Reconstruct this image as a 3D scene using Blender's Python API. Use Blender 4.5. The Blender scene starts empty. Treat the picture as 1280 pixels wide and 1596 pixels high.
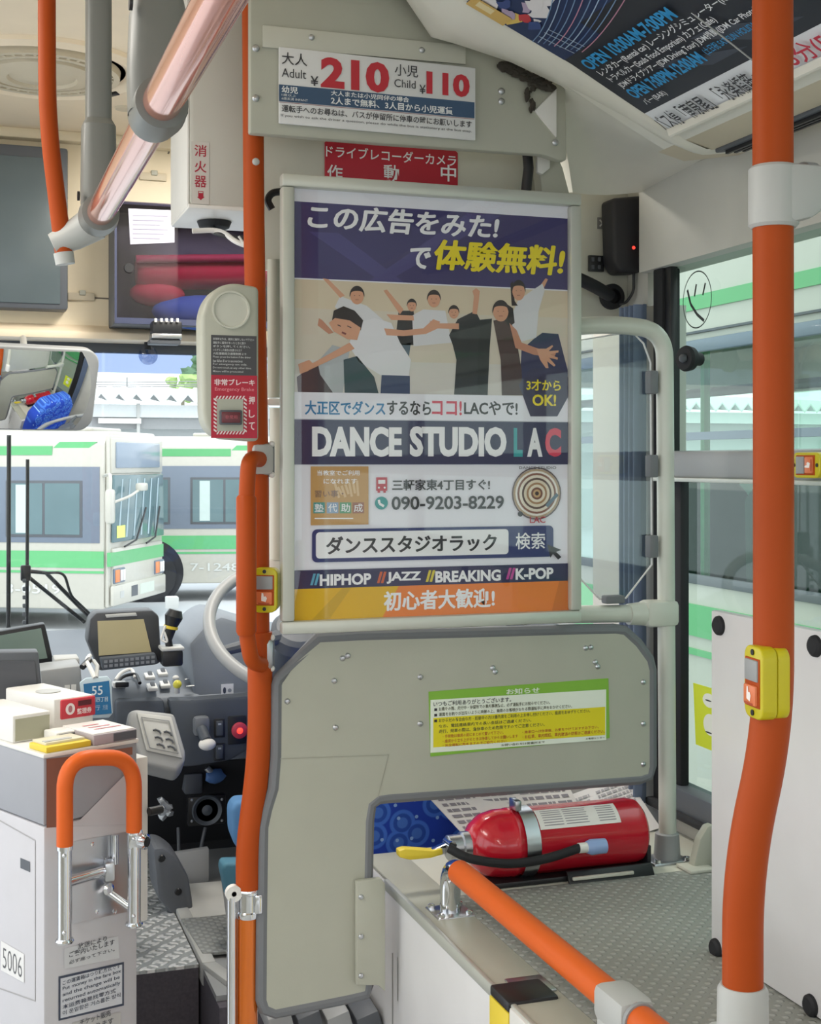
import bpy, bmesh, math, random
from mathutils import Vector as V, Matrix as MX
S = bpy.context.scene
COL = S.collection
random.seed(4)
R = math.radians
# ------------------------------------------------------------------ camera
FPX = 2080.0                      # focal length in pixels of the 1280 px wide frame
HZ = 720.0                        # pixel row of the eye level
YAW = R(18.6)                     # the camera looks this far to the right of straight ahead
SA, CA = math.sin(YAW), math.cos(YAW)
EYE = V((0, 0, 1.55))
cd = bpy.data.cameras.new('camera'); cam = bpy.data.objects.new('camera', cd); COL.objects.link(cam)
cam.location = EYE; cam.rotation_euler = (R(90), 0, -YAW)
cd.sensor_fit = 'HORIZONTAL'; cd.sensor_width = 36; cd.lens = 36 * FPX / 1280
cd.shift_y = -(798 - HZ) / 1280; cd.clip_start = .02; cd.clip_end = 500
S.camera = cam
# ------------------------------------------------------------------ light
S.view_settings.view_transform = 'Standard'; S.view_settings.look = 'None'
S.view_settings.gamma = 1; S.view_settings.use_curve_mapping = False
S.view_settings.exposure = 0.0
w = bpy.data.worlds.new('sky'); S.world = w; w.use_nodes = True
nt = w.node_tree; bg = nt.nodes['Background']
tc = nt.nodes.new('ShaderNodeTexCoord'); sx = nt.nodes.new('ShaderNodeSeparateXYZ'); cr = nt.nodes.new('ShaderNodeValToRGB')
nt.links.new(tc.outputs['Generated'], sx.inputs[0]); nt.links.new(sx.outputs['Z'], cr.inputs[0]); nt.links.new(cr.outputs[0], bg.inputs[0])
cr.color_ramp.elements[0].position = 0.0; cr.color_ramp.elements[0].color = (.93, .97, 1, 1)
cr.color_ramp.elements[1].position = .7; cr.color_ramp.elements[1].color = (.86, .93, 1, 1)
bg.inputs[1].default_value = 2.3
sd = bpy.data.lights.new('sun', 'SUN'); sun = bpy.data.objects.new('sun', sd); COL.objects.link(sun)
sd.energy = 2.0; sd.angle = R(25); sd.color = (1, .97, .9); sun.rotation_euler = (R(28), R(-12), 0)
for i, (x, y, e) in enumerate([(-.55, 1.75, 14), (.0, -1.4, 12), (.0, -3.2, 12), (.62, 2.78, 14)]):      # unseen lamps at the ceiling, added to fill the interior with light
    ld = bpy.data.lights.new('ceiling_fill', 'AREA'); lo = bpy.data.objects.new('ceiling_fill', ld); COL.objects.link(lo)
    ld.shape = 'RECTANGLE'; ld.size = .25; ld.size_y = 1.2 if i < 3 else .4; ld.energy = e; ld.color = (1, .96, .89); lo.location = (x, y, 2.33)
# ------------------------------------------------------------------ pixel -> place on a real plane
def ray(u, v):
    t = (u - 640) / FPX
    return V((SA + t * CA, CA - t * SA, (HZ - v) / FPX))
def py(u, v, y): r = ray(u, v); return EYE + r * (y / r.y)
def pxx(u, v, x): r = ray(u, v); return EYE + r * (x / r.x)
def pz(u, v, z): r = ray(u, v); return EYE + r * ((z - EYE.z) / r.z)
def pd(u, v, d): return EYE + ray(u, v) * d
# ------------------------------------------------------------------ materials
def lin(h):
    h = h.lstrip('#'); o = []
    for i in (0, 2, 4):
        c = int(h[i:i+2], 16) / 255
        o.append(c / 12.92 if c <= .04045 else ((c + .055) / 1.055) ** 2.4)
    return o
MATS = {}
def mat(name, hx, rough=.5, metal=0, var=.05, scale=14, bump=0, coat=0, bscale=None, emit=0, spec=.5):
    if name in MATS: return MATS[name]
    m = bpy.data.materials.new(name); m.use_nodes = True; MATS[name] = m
    n = m.node_tree.nodes; l = m.node_tree.links; b = n['Principled BSDF']
    c = lin(hx)
    t = n.new('ShaderNodeTexCoord'); no = n.new('ShaderNodeTexNoise'); no.inputs['Scale'].default_value = scale; no.inputs['Detail'].default_value = 3
    l.new(t.outputs['Object'], no.inputs['Vector'])
    mx = n.new('ShaderNodeMix'); mx.data_type = 'RGBA'
    mx.inputs[6].default_value = [x * (1 - var) for x in c] + [1]; mx.inputs[7].default_value = [min(1, x * (1 + var)) for x in c] + [1]
    l.new(no.outputs['Fac'], mx.inputs[0]); l.new(mx.outputs[2], b.inputs['Base Color'])
    b.inputs['Roughness'].default_value = rough; b.inputs['Specular IOR Level'].default_value = spec; b.inputs['Metallic'].default_value = metal
    b.inputs['Coat Weight'].default_value = coat
    if emit:
        l.new(mx.outputs[2], b.inputs['Emission Color']); b.inputs['Emission Strength'].default_value = emit
    if bump:
        n2 = n.new('ShaderNodeTexNoise'); n2.inputs['Scale'].default_value = bscale or 300; l.new(t.outputs['Object'], n2.inputs['Vector'])
        bp = n.new('ShaderNodeBump'); bp.inputs['Strength'].default_value = bump; bp.inputs['Distance'].default_value = .002
        l.new(n2.outputs['Fac'], bp.inputs['Height']); l.new(bp.outputs[0], b.inputs['Normal'])
    return m
def ink(hx): return mat('ink_' + hx.lstrip('#'), hx, .55, var=.02)
def glass(name, tint, refl=.06, rough=.02):
    if name in MATS: return MATS[name]
    m = bpy.data.materials.new(name); m.use_nodes = True; MATS[name] = m
    n = m.node_tree.nodes; l = m.node_tree.links; n.clear()
    o = n.new('ShaderNodeOutputMaterial'); tr = n.new('ShaderNodeBsdfTransparent'); gl = n.new('ShaderNodeBsdfGlossy'); mx = n.new('ShaderNodeMixShader'); fr = n.new('ShaderNodeLayerWeight')
    tr.inputs[0].default_value = lin(tint) + [1]; gl.inputs['Roughness'].default_value = rough; fr.inputs[0].default_value = .5
    pw = n.new('ShaderNodeMath'); pw.operation = 'POWER'; pw.inputs[1].default_value = 4; ml = n.new('ShaderNodeMath'); ml.operation = 'MULTIPLY_ADD'; ml.inputs[1].default_value = .6; ml.inputs[2].default_value = refl
    l.new(fr.outputs['Facing'], pw.inputs[0]); l.new(pw.outputs[0], ml.inputs[0]); l.new(ml.outputs[0], mx.inputs[0]); l.new(tr.outputs[0], mx.inputs[1]); l.new(gl.outputs[0], mx.inputs[2]); l.new(mx.outputs[0], o.inputs[0])
    return m
def dots(name, base, dot, pitch, rad, diamond=True, rough=.5, metal=0):
    """staggered raised studs on a plate"""
    m = mat(name, base, rough, metal); n = m.node_tree.nodes; l = m.node_tree.links; b = n['Principled BSDF']
    t = n.new('ShaderNodeTexCoord'); mp = n.new('ShaderNodeMapping'); mp.inputs['Rotation'].default_value = (0, 0, R(45 if diamond else 0))
    mp.inputs['Scale'].default_value = (1 / pitch,) * 3
    vo = n.new('ShaderNodeTexVoronoi'); vo.voronoi_dimensions = '2D'; vo.inputs['Scale'].default_value = 1; vo.inputs['Randomness'].default_value = 0
    l.new(t.outputs['Object'], mp.inputs[0]); l.new(mp.outputs[0], vo.inputs['Vector'])
    ra = n.new('ShaderNodeMapRange'); ra.inputs[1].default_value = rad; ra.inputs[2].default_value = rad * .6; ra.inputs[3].default_value = 0; ra.inputs[4].default_value = 1
    l.new(vo.outputs['Distance'], ra.inputs[0])
    mx = n.new('ShaderNodeMix'); mx.data_type = 'RGBA'; old = b.inputs['Base Color'].links[0].from_socket
    l.new(ra.outputs[0], mx.inputs[0]); l.new(old, mx.inputs[6]); mx.inputs[7].default_value = lin(dot) + [1]; l.new(mx.outputs[2], b.inputs['Base Color'])
    bp = n.new('ShaderNodeBump'); bp.inputs['Strength'].default_value = .6; bp.inputs['Distance'].default_value = .003
    l.new(ra.outputs[0], bp.inputs['Height']); l.new(bp.outputs[0], b.inputs['Normal'])
    return m
M = dict(
    beige=mat('beige_plastic', 'CFC3AB', .5), header=mat('beige_header', 'E6D8BC', .5), lightbeige=mat('pale_ceiling', 'F2E0C4', .55),
    part=mat('partition_greige', 'B2B2A4', .45, bump=.05), partlt=mat('partition_pale', 'C9C8BB', .45), wallg=mat('wall_grey', 'C6C4BB', .5, bump=.05),
    duct=mat('duct_plastic', 'E2DFD3', .4), alu=mat('aluminium_frame', 'C9CBC2', .38, .35), rub=mat('grey_rubber', '74767A', .6),
    orange=mat('orange_coat', 'AE4812', .5, bump=.03, spec=.22), orangeg=mat('orange_gloss', 'E07420', .2, .45, coat=.6), orangel=mat('orange_bright', 'DB6220', .45, spec=.3),
    coral=mat('polished_coral_tube', 'E09C88', .16, .55, coat=.5), chrome=mat('chrome', 'E2E4E8', .12, 1), steel=mat('brushed_steel', 'C4C6CA', .28, 1),
    white=mat('white_plastic', 'E4E2DD', .4), whitep=mat('white_panel', 'DEDDDD', .35), grey=mat('grey_plastic', '9A9C9D', .45), greylt=mat('pale_grey_plastic', 'B9BAB7', .45),
    greyd=mat('dark_grey_plastic', '55595F', .5), hang=mat('hanger_grey', '777874', .4), black=mat('black_plastic', '1E1F22', .4), blackr=mat('black_rubber', '1B1C20', .7),
    dash=mat('dash_grey', '7E858E', .55, bump=.08), dashd=mat('dash_dark', '4A5058', .55, bump=.08), darkin=mat('dark_interior', '202126', .8),
    fare=mat('fare_box_white', 'C6C4C8', .4), faregrey=mat('fare_box_grey', '9C9DA3', .38), fareshade=mat('fare_box_brown_shade', '8A5E4E', .35),
    riser=mat('speckled_riser', '514D55', .8, var=.35, scale=160), yellow=mat('yellow_button_plastic', 'C9BB18', .35), yel=mat('yellow_plastic', 'E3C93A', .45),
    red=mat('red_paint', 'C01A2C', .22, coat=.5), screen=mat('dark_screen', '5B666A', .22), blue=None, pole=mat('pale_green_pole', 'CCCFC4', .32, coat=.2),
    buswhite=mat('bus_white', 'BDBAAF', .3, coat=.3), green=mat('bus_green', '5FAE72', .35), busgrey=mat('bus_grey_band', '6E7988', .4),
    tint=mat('tinted_pane', '5F777C', .12, var=.25, scale=1.5), tire=mat('tyre', '2A2B2E', .9), asphalt=mat('asphalt', 'C2C5C8', .9, var=.12, scale=.6),
    conc=mat('pale_concrete', 'C6CBCB', .8), corr=mat('corrugated_sheet', 'D6DADA', .6), leaf=mat('pale_leaves', 'A9C77E', .8, var=.3, scale=2),
    ledred=mat('red_led', 'FF3B2F', .4, emit=2), paper=mat('white_paper', 'E3E3E3', .7), news=mat('newsprint', 'C9C6C4', .8),
    matte=dots('studded_mat', '93958F', 'A9ABA6', .0165, .34), diamond=None, clear=glass('clear_pane', 'F4F7F6', .05), acryl=glass('clear_acrylic', 'E9EEEE', .05), poster=glass('poster_glazing', 'FCFCFC', .05),
    wind=glass('window_glass', 'DDEFE6', .05), smoke=glass('smoked_pane', 'DAD6E2', .04), bluetop=glass('sunshade_glass', '8F9FC0', .05))
# blue moquette of the driver's seat: pale rings and dots on deep blue
def moquette():
    m = mat('blue_moquette', '1C43B4', .85, var=.2); n = m.node_tree.nodes; l = m.node_tree.links; b = n['Principled BSDF']
    t = n.new('ShaderNodeTexCoord'); mp = n.new('ShaderNodeMapping'); mp.inputs['Rotation'].default_value = (R(90), 0, 0); l.new(t.outputs['Object'], mp.inputs[0])
    old = b.inputs['Base Color'].links[0].from_socket
    for sc, lo, hi, colr, f in ((17, .46, .42, '4B82E4', .75), (17, .33, .30, '1C46A8', .8), (17, .2, .17, '5C92E8', .5), (26, .1, .08, '9CC4F2', .9)):
        vo = n.new('ShaderNodeTexVoronoi'); vo.voronoi_dimensions = '2D'; vo.inputs['Scale'].default_value = sc; vo.inputs['Randomness'].default_value = .75; l.new(mp.outputs[0], vo.inputs['Vector'])
        ra = n.new('ShaderNodeMapRange'); ra.inputs[1].default_value = lo; ra.inputs[2].default_value = hi; ra.inputs[3].default_value = 0; ra.inputs[4].default_value = f; l.new(vo.outputs['Distance'], ra.inputs[0])
        mx = n.new('ShaderNodeMix'); mx.data_type = 'RGBA'; l.new(ra.outputs[0], mx.inputs[0]); l.new(old, mx.inputs[6]); mx.inputs[7].default_value = lin(colr) + [1]; old = mx.outputs[2]
    l.new(old, b.inputs['Base Color']); return m
M['blue'] = moquette()
M['bluep'] = mat('blue_seat_plain', '5F92C4', .7)
def diamondplate():
    m = mat('diamond_plate', 'B2B7B8', .4, .3); n = m.node_tree.nodes; l = m.node_tree.links; b = n['Principled BSDF']
    t = n.new('ShaderNodeTexCoord'); hs = None
    for rz, off in ((45, 0), (-45, .5)):
        m0 = n.new('ShaderNodeMapping'); m0.inputs['Rotation'].default_value = (0, 0, R(rz)); l.new(t.outputs['Object'], m0.inputs[0]); mp = n.new('ShaderNodeMapping'); mp.inputs['Scale'].default_value = (26, 52, 1); mp.inputs['Location'].default_value = (off, off, 0)
        vo = n.new('ShaderNodeTexVoronoi'); vo.voronoi_dimensions = '2D'; vo.inputs['Scale'].default_value = 1; vo.inputs['Randomness'].default_value = 0
        l.new(m0.outputs[0], mp.inputs[0]); l.new(mp.outputs[0], vo.inputs['Vector'])
        ra = n.new('ShaderNodeMapRange'); ra.inputs[1].default_value = .34; ra.inputs[2].default_value = .22; l.new(vo.outputs['Distance'], ra.inputs[0])
        if hs is None: hs = ra.outputs[0]
        else:
            a = n.new('ShaderNodeMath'); a.operation = 'MAXIMUM'; l.new(hs, a.inputs[0]); l.new(ra.outputs[0], a.inputs[1]); hs = a.outputs[0]
    bp = n.new('ShaderNodeBump'); bp.inputs['Strength'].default_value = .8; bp.inputs['Distance'].default_value = .004; l.new(hs, bp.inputs['Height']); l.new(bp.outputs[0], b.inputs['Normal'])
    mx = n.new('ShaderNodeMix'); mx.data_type = 'RGBA'; old = b.inputs['Base Color'].links[0].from_socket
    l.new(hs, mx.inputs[0]); l.new(old, mx.inputs[6]); mx.inputs[7].default_value = lin('EEF0F0') + [1]; l.new(mx.outputs[2], b.inputs['Base Color'])
    return m
M['diamond'] = diamondplate()
def mirror_mat():
    m = bpy.data.materials.new('mirror_glass'); m.use_nodes = True; b = m.node_tree.nodes['Principled BSDF']
    b.inputs['Metallic'].default_value = 1; b.inputs['Roughness'].default_value = .02; b.inputs['Base Color'].default_value = (.88, .92, .92, 1); return m
M['mirror'] = mirror_mat()
# ------------------------------------------------------------------ mesh helpers
INV = {}
def fillet(pts, rad, k=6):
    pts = [V(p) for p in pts]; out = [pts[0]]
    for i in range(1, len(pts) - 1):
        p = pts[i]; a = pts[i-1] - p; b = pts[i+1] - p
        r = min(rad, a.length * .49, b.length * .49); p0 = p + a.normalized() * r; p2 = p + b.normalized() * r
        for j in range(k + 1):
            t = j / k; out.append(p0 * (1-t)**2 + p * 2*t*(1-t) + p2 * t*t)
    out.append(pts[-1]); return out
class MB:
    def __init__(s): s.v = []; s.f = []; s.fm = []; s.mats = []
    def mi(s, m):
        if m not in s.mats: s.mats.append(m)
        return s.mats.index(m)
    def add(s, vs, fs, m):
        o = len(s.v); k = s.mi(m); s.v += [V(p) for p in vs]
        for f in fs: s.f.append([o + i for i in f]); s.fm.append(k)
    def addbm(s, bm, m):
        bm.verts.index_update(); s.add([p.co.copy() for p in bm.verts], [[p.index for p in f.verts] for f in bm.faces], m); bm.free()
    def box(s, c, size, m, bev=0, rot=None, seg=2):
        bm = bmesh.new(); bmesh.ops.create_cube(bm, size=1)
        bmesh.ops.scale(bm, vec=size, verts=bm.verts)
        if bev: bmesh.ops.bevel(bm, geom=bm.edges[:], offset=min(bev, min(size) * .49), segments=seg, profile=.5, affect='EDGES', clamp_overlap=True)
        if rot is not None: bmesh.ops.transform(bm, matrix=rot.to_4x4(), verts=bm.verts)
        bmesh.ops.translate(bm, vec=V(c), verts=bm.verts); s.addbm(bm, m); return s
    def bb(s, x0, x1, y0, y1, z0, z1, m, bev=0, seg=2): return s.box(((x0+x1)/2, (y0+y1)/2, (z0+z1)/2), (abs(x1-x0), abs(y1-y0), abs(z1-z0)), m, bev, None, seg)
    def prism(s, pts, vec, m, bev=0, seg=2):
        bm = bmesh.new(); vec = V(vec); a = [bm.verts.new(V(p)) for p in pts]; b = [bm.verts.new(V(p) + vec) for p in pts]; n = len(a)
        bm.faces.new(a); bm.faces.new(b[::-1])
        for i in range(n): bm.faces.new((a[i], b[i], b[(i+1) % n], a[(i+1) % n]))
        bmesh.ops.recalc_face_normals(bm, faces=bm.faces[:])
        if bev: bmesh.ops.bevel(bm, geom=bm.edges[:], offset=bev, segments=seg, profile=.5, affect='EDGES', clamp_overlap=True)
        s.addbm(bm, m); return s
    def tube(s, pts, r, m, n=16, cap=True, closed=False):
        pts = [V(p) for p in pts]; N = len(pts); rs = r if isinstance(r, (list, tuple)) else [r] * N
        up = None; vs = []; fs = []
        for i in range(N):
            if closed: t = pts[(i+1) % N] - pts[i-1]
            else: t = pts[min(i+1, N-1)] - pts[max(i-1, 0)]
            t.normalize()
            if up is None: up = t.orthogonal().normalized()
            up = (up - t * up.dot(t)).normalized(); q = t.cross(up)
            for j in range(n):
                a = 2 * math.pi * j / n; vs.append(pts[i] + (up * math.cos(a) + q * math.sin(a)) * rs[i])
        for i in range(N if closed else N - 1):
            i2 = (i + 1) % N
            for j in range(n): fs.append((i*n+j, i*n+(j+1) % n, i2*n+(j+1) % n, i2*n+j))
        if cap and not closed: fs.append(tuple(range(n))[::-1]); fs.append(tuple(range((N-1)*n, N*n)))
        s.add(vs, fs, m); return s
    def lathe(s, prof, o, ax, m, n=32):
        o = V(o); ax = V(ax).normalized(); e = ax.orthogonal().normalized(); g = ax.cross(e); vs = []; fs = []; K = len(prof)
        for (r, h) in prof:
            for j in range(n):
                a = 2*math.pi*j/n; vs.append(o + ax*h + (e*math.cos(a) + g*math.sin(a)) * max(r, 1e-5))
        for i in range(K-1):
            for j in range(n): fs.append((i*n+j, i*n+(j+1) % n, (i+1)*n+(j+1) % n, (i+1)*n+j))
        if prof[0][0] > 1e-4: fs.append(tuple(range(n))[::-1])
        if prof[-1][0] > 1e-4: fs.append(tuple(range((K-1)*n, K*n)))
        s.add(vs, fs, m); return s
    def cyl(s, a, b, r, m, n=20): return s.tube([a, b], r, m, n)
    def ball(s, c, r, m, sc=(1, 1, 1), sub=3, noise=0):
        bm = bmesh.new(); bmesh.ops.create_icosphere(bm, subdivisions=sub, radius=1)
        for p in bm.verts:
            k = 1 + (random.uniform(-noise, noise) if noise else 0); p.co = V((p.co.x*sc[0]*r*k, p.co.y*sc[1]*r*k, p.co.z*sc[2]*r*k)) + V(c)
        s.addbm(bm, m); return s
    def face(s, pts, m): s.add(pts, [tuple(range(len(pts)))], m); return s
    def grid(s, rows, m):
        n = len(rows[0]); vs = [p for r in rows for p in r]; s.add(vs, [(i*n+j, i*n+j+1, (i+1)*n+j+1, (i+1)*n+j) for i in range(len(rows)-1) for j in range(n-1)], m); return s
    def build(s, name, parent=None, local=False, ang=35, own=True):
        me = bpy.data.meshes.new(name); vs = s.v
        if parent is not None and not local: iv = INV[parent]; vs = [iv @ p for p in vs]
        loc = V((0, 0, 0))
        if parent is None and own and vs:
            xs = [p.x for p in vs]; ys = [p.y for p in vs]; zs = [p.z for p in vs]
            loc = V(((min(xs)+max(xs))/2, (min(ys)+max(ys))/2, min(zs))); vs = [p - loc for p in vs]
        me.from_pydata([tuple(p) for p in vs], [], s.f)
        for m in s.mats: me.materials.append(m)
        me.polygons.foreach_set('material_index', s.fm); me.polygons.foreach_set('use_smooth', [True] * len(s.f))
        me.update(); me.validate(); me.set_sharp_from_angle(angle=R(ang))
        o = bpy.data.objects.new(name, me); COL.objects.link(o); o.location = loc
        if parent is not None: o.parent = parent; INV[o] = INV[parent]
        else: INV[o] = MX.Translation(loc).inverted()
        return o
def tag(o, label, cat, group=None, kind=None):
    o['label'] = label; o['category'] = cat
    if group: o['group'] = group
    if kind: o['kind'] = kind
    return o
def struct(o): o['kind'] = 'structure'; return o
def thing(name, label, cat, loc, rz=0, group=None):
    o = bpy.data.objects.new(name, None); COL.objects.link(o); o.empty_display_size = .05
    o.location = V(loc); o.rotation_euler = (0, 0, rz); INV[o] = (MX.Translation(V(loc)) @ MX.Rotation(rz, 4, 'Z')).inverted()
    return tag(o, label, cat, group)
# ------------------------------------------------------------------ printing on a surface
def glyphs(txt, bold=0, res=3):
    c = bpy.data.curves.new('t', 'FONT'); c.body = txt; c.offset = bold; c.resolution_u = res
    o = bpy.data.objects.new('t', c); me = bpy.data.meshes.new_from_object(o)
    vs = [p.co.copy() for p in me.vertices]; fs = [tuple(p.vertices) for p in me.polygons]
    bpy.data.objects.remove(o); bpy.data.curves.remove(c); bpy.data.meshes.remove(me); return vs, fs
class Sheet:
    """a flat printed face: origin o, right r, up u; (a, b) in metres, h = lift off the face"""
    def __init__(s, mb, o, r, u): s.mb = mb; s.o = V(o); s.r = V(r).normalized(); s.u = V(u).normalized(); s.n = s.r.cross(s.u)
    def ab(s, u, v):
        d = ray(u, v); p = EYE + d * ((s.o - EYE).dot(s.n) / d.dot(s.n)) - s.o; return (p.dot(s.r), p.dot(s.u))
    def pt(s, a, b, h=0): return s.o + s.r*a + s.u*b + s.n*h
    def P(s, u, v, h=0): return s.pt(*s.ab(u, v), h)
    def span(s, u0, v0, u1, v1):
        um, vm = (u0+u1)/2, (v0+v1)/2
        return s.ab(u0, vm)[0], s.ab(u1, vm)[0], s.ab(um, v1)[1], s.ab(um, v0)[1]
    def poly(s, pts, m, h=.0003): s.mb.face([s.P(u, v, h) for u, v in pts], m)
    def polyab(s, pts, m, h=.0003): s.mb.face([s.pt(a, b, h) for a, b in pts], m)
    def rectab(s, a0, a1, b0, b1, m, h=.0003): s.polyab([(a0, b0), (a1, b0), (a1, b1), (a0, b1)], m, h)
    def rect(s, u0, v0, u1, v1, m, h=.0003): s.rectab(*s.span(u0, v0, u1, v1), m, h)
    def ell(s, u, v, ru, rv, m, h=.0003, n=28, ring=0):
        a, b = s.ab(u, v); ra = s.ab(u+ru, v)[0] - a; rb = s.ab(u, v-rv)[1] - b; s.ellab(a, b, ra, rb, m, h, n, ring)
    def ellab(s, a, b, ra, rb, m, h=.0003, n=28, ring=0):
        q = [(math.cos(2*math.pi*i/n), math.sin(2*math.pi*i/n)) for i in range(n)]
        if not ring: s.polyab([(a+ra*x, b+rb*y) for x, y in q], m, h); return
        k = 1 - ring; vs = [s.pt(a+ra*x, b+rb*y, h) for x, y in q] + [s.pt(a+ra*k*x, b+rb*k*y, h) for x, y in q]
        s.mb.add(vs, [(i, (i+1) % n, n+(i+1) % n, n+i) for i in range(n)], m)
    def line(s, pts, wd, m, h=.0004):
        q = [V(s.ab(u, v)).to_2d() for u, v in pts]
        for i in range(len(q)-1):
            d = (q[i+1]-q[i]).normalized(); e = V((-d.y, d.x)) * wd/2
            s.polyab([q[i]-e, q[i+1]-e, q[i+1]+e, q[i]+e], m, h + i*1e-5)
    def text(s, txt, u0, v0, u1, v1, m, h=.0006, bold=0, slant=0, res=3): s.textab(txt, *s.span(u0, v0, u1, v1), m, h, bold, slant, res)
    def textab(s, txt, a0, a1, b0, b1, m, h=.0006, bold=0, slant=0, res=3):
        cjk = any(ord(c) > 0x2000 for c in txt); vs, fs = glyphs(txt, min(bold, .012) if cjk else bold, res)
        if not vs: return
        x0 = min(p.x for p in vs); x1 = max(p.x for p in vs); y0 = min(p.y for p in vs); y1 = max(p.y for p in vs)
        out = []
        for p in vs:
            b = (p.y-y0)/max(y1-y0, 1e-6); out.append(s.pt(a0 + (a1-a0)*(p.x-x0)/max(x1-x0, 1e-6) + slant*(b-.5)*(b1-b0), b0 + (b1-b0)*b, h))
        s.mb.add(out, fs, m)
        if cjk and bold > .018:                                  # heavy lettering: the strokes are printed wider
            d = bold * .75 * (b1-b0)
            for k, (da, db) in enumerate(((d, 0), (-d, 0), (0, d*.6), (0, -d*.6), (d*.5, 0), (-d*.5, 0))): o0 = s.pt(0, .02, 0); s.mb.add([p + (s.pt(da, .02+db, 1e-5*(k+1)) - o0) for p in out], fs, m)
# ================================================================== SETTING
YP = 2.10                                                      # plane of the driver's partition
XW = 1.30                                                      # inner face of the window wall
ZC = 2.35                                                      # ceiling
PZ = .84                                                       # top of the wheel-arch platform
struct(MB().bb(-60, 70, -20, 110, -.95, -.9, M['asphalt']).build('ground'))
struct(MB().bb(-1.0, .68, -5, 2.3, -.06, 0, M['greylt']).bb(-1.0, .68, 2.3, 3.42, -.06, 0, M['greylt']).build('floor'))
struct(MB().bb(-1.06, 1.36, -5, 3.4, ZC, ZC+.04, M['lightbeige']).build('ceiling'))
# driver's platform behind the fare box
mb = MB(); mb.bb(.02, .425, 2.52, 3.4, 0, .594, M['riser']); mb.bb(.02, .425, 2.52, 3.4, .594, .6, M['diamond'])
mb.bb(.43, 1.32, 2.33, 3.4, 0, .59, M['riser']); mb.bb(.43, 1.32, 2.36, 3.4, .59, .6, M['grey'])
a = pz(300, 1440, .6); b = pz(312, 1505, .6); c = pz(322, 1540, .6)
mb.prism([(.428, 2.5, .565), (.455, 2.5, .565), (.455, 3.3, .565), (.428, 3.3, .565)], (0, 0, .045), M['greylt'], .004)
mb.prism([(.428, 2.5, .565), (.47, 2.34, .565), (1.0, 2.34, .565), (1.0, 2.37, .565), (.49, 2.37, .565), (.455, 2.5, .565)], (0, 0, .045), M['greylt'], .004)
struct(mb.build('floor_driver'))
# wheel-arch platform
mb = MB()
mb.bb(.68, 1.33, .2, 2.32, 0, PZ, M['whitep'], .012)
struct(mb.build('floor_platform'))
mb = MB(); mb.bb(.684, .757, .2, 2.3, PZ-.002, PZ+.004, M['part'], .002); mb.bb(.676, .684, .2, 2.15, PZ-.012, PZ+.006, M['alu'], .002)
mb.bb(.757, 1.3, 2.035, 2.31, PZ-.002, PZ+.003, M['partlt'], .001)
struct(mb.build('trim_1'))
struct(MB().bb(.757, 1.3, .2, 2.035, PZ-.002, PZ+.004, M['matte']).build('floor_mat'))
# joint lines and edge plates of the platform side
mb = MB(); sh = Sheet(mb, (.6795, 2, 0), (0, -1, 0), (0, 0, 1))
for p in ([(612, 1485), (612, 1596)], [(620, 1492), (620, 1560)]): sh.line(p, .004, ink('9C9C98'))
struct(mb.build('trim_2'))
mb = MB()
mb.prism([py(u, v, 2.066) for u, v in [(556, 1374), (594, 1369), (601, 1378), (601, 1546), (590, 1536), (556, 1536)]], (0, .012, 0), M['part'], .002)
for v in (1398, 1460, 1521): mb.ball(py(563, v, 2.065), .0045, M['steel'], (1, .5, 1), 2)
struct(mb.build('trim_3'))
# ---- window wall
mb = MB()
mb.bb(XW, XW+.06, -5, 3.42, 0, .885, M['wallg'])                   # below the windows
mb.bb(XW-.02, XW+.06, -5, 2.375, 1.927, 2.1, M['wallg'])           # blind cassette above the window
mb.bb(XW, XW+.06, 2.33, 2.62, .885, 1.86, M['wallg'])              # pillar
mb.bb(XW, XW+.06, 2.376, 3.42, 1.861, ZC, M['wallg'])
mb.bb(XW, XW+.06, -5, 2.375, 2.101, ZC, M['wallg'])
mb.bb(XW, XW+.06, 2.621, 3.42, .886, 1.15, M['wallg'])
for y in (-1.05, -2.6, -4.2): mb.bb(XW, XW+.06, y-.06, y+.06, .886, 1.926, M['blackr'])
struct(mb.build('wall_right'))
mb = MB(); mb.bb(-1.06, -1.0, -5, 1.95, 0, .9, M['wallg']); mb.bb(-1.06, -1.0, 3.3, 3.42, 0, .9, M['wallg']); mb.bb(-1.06, -1.0, 2.6, 2.66, .02, 1.979, M['greylt']); mb.bb(-1.06, -1.0, -5, 3.42, 1.98, ZC, M['wallg'])
for y in (-4.9, -3.4, -1.9, -.4, 1.1, 1.9, 3.36): mb.bb(-1.06, -1.0, y-.05, y+.05, .901, 1.979, M['wallg'])
struct(mb.build('wall_left'))
mb = MB(); mb.bb(-1.06, 1.36, -5.06, -5, 0, 1.1, M['wallg']); mb.bb(-1.06, 1.36, -5.06, -5, 1.9, ZC, M['wallg']); struct(mb.build('wall_rear'))
# cross panel between poster and window
mb = MB(); pts = [(.86, 2.46, 1.83), (1.3, 2.46, 1.83), (1.3, 2.46, 2.16), (.86, 2.46, 2.16)]
mb.prism(pts, (0, .02, 0), M['partlt'], .002)
mb.cyl(py(1006, 440, 2.45), py(1006, 500, 2.45), .005, M['part'])
struct(mb.build('wall_corner'))
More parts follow.
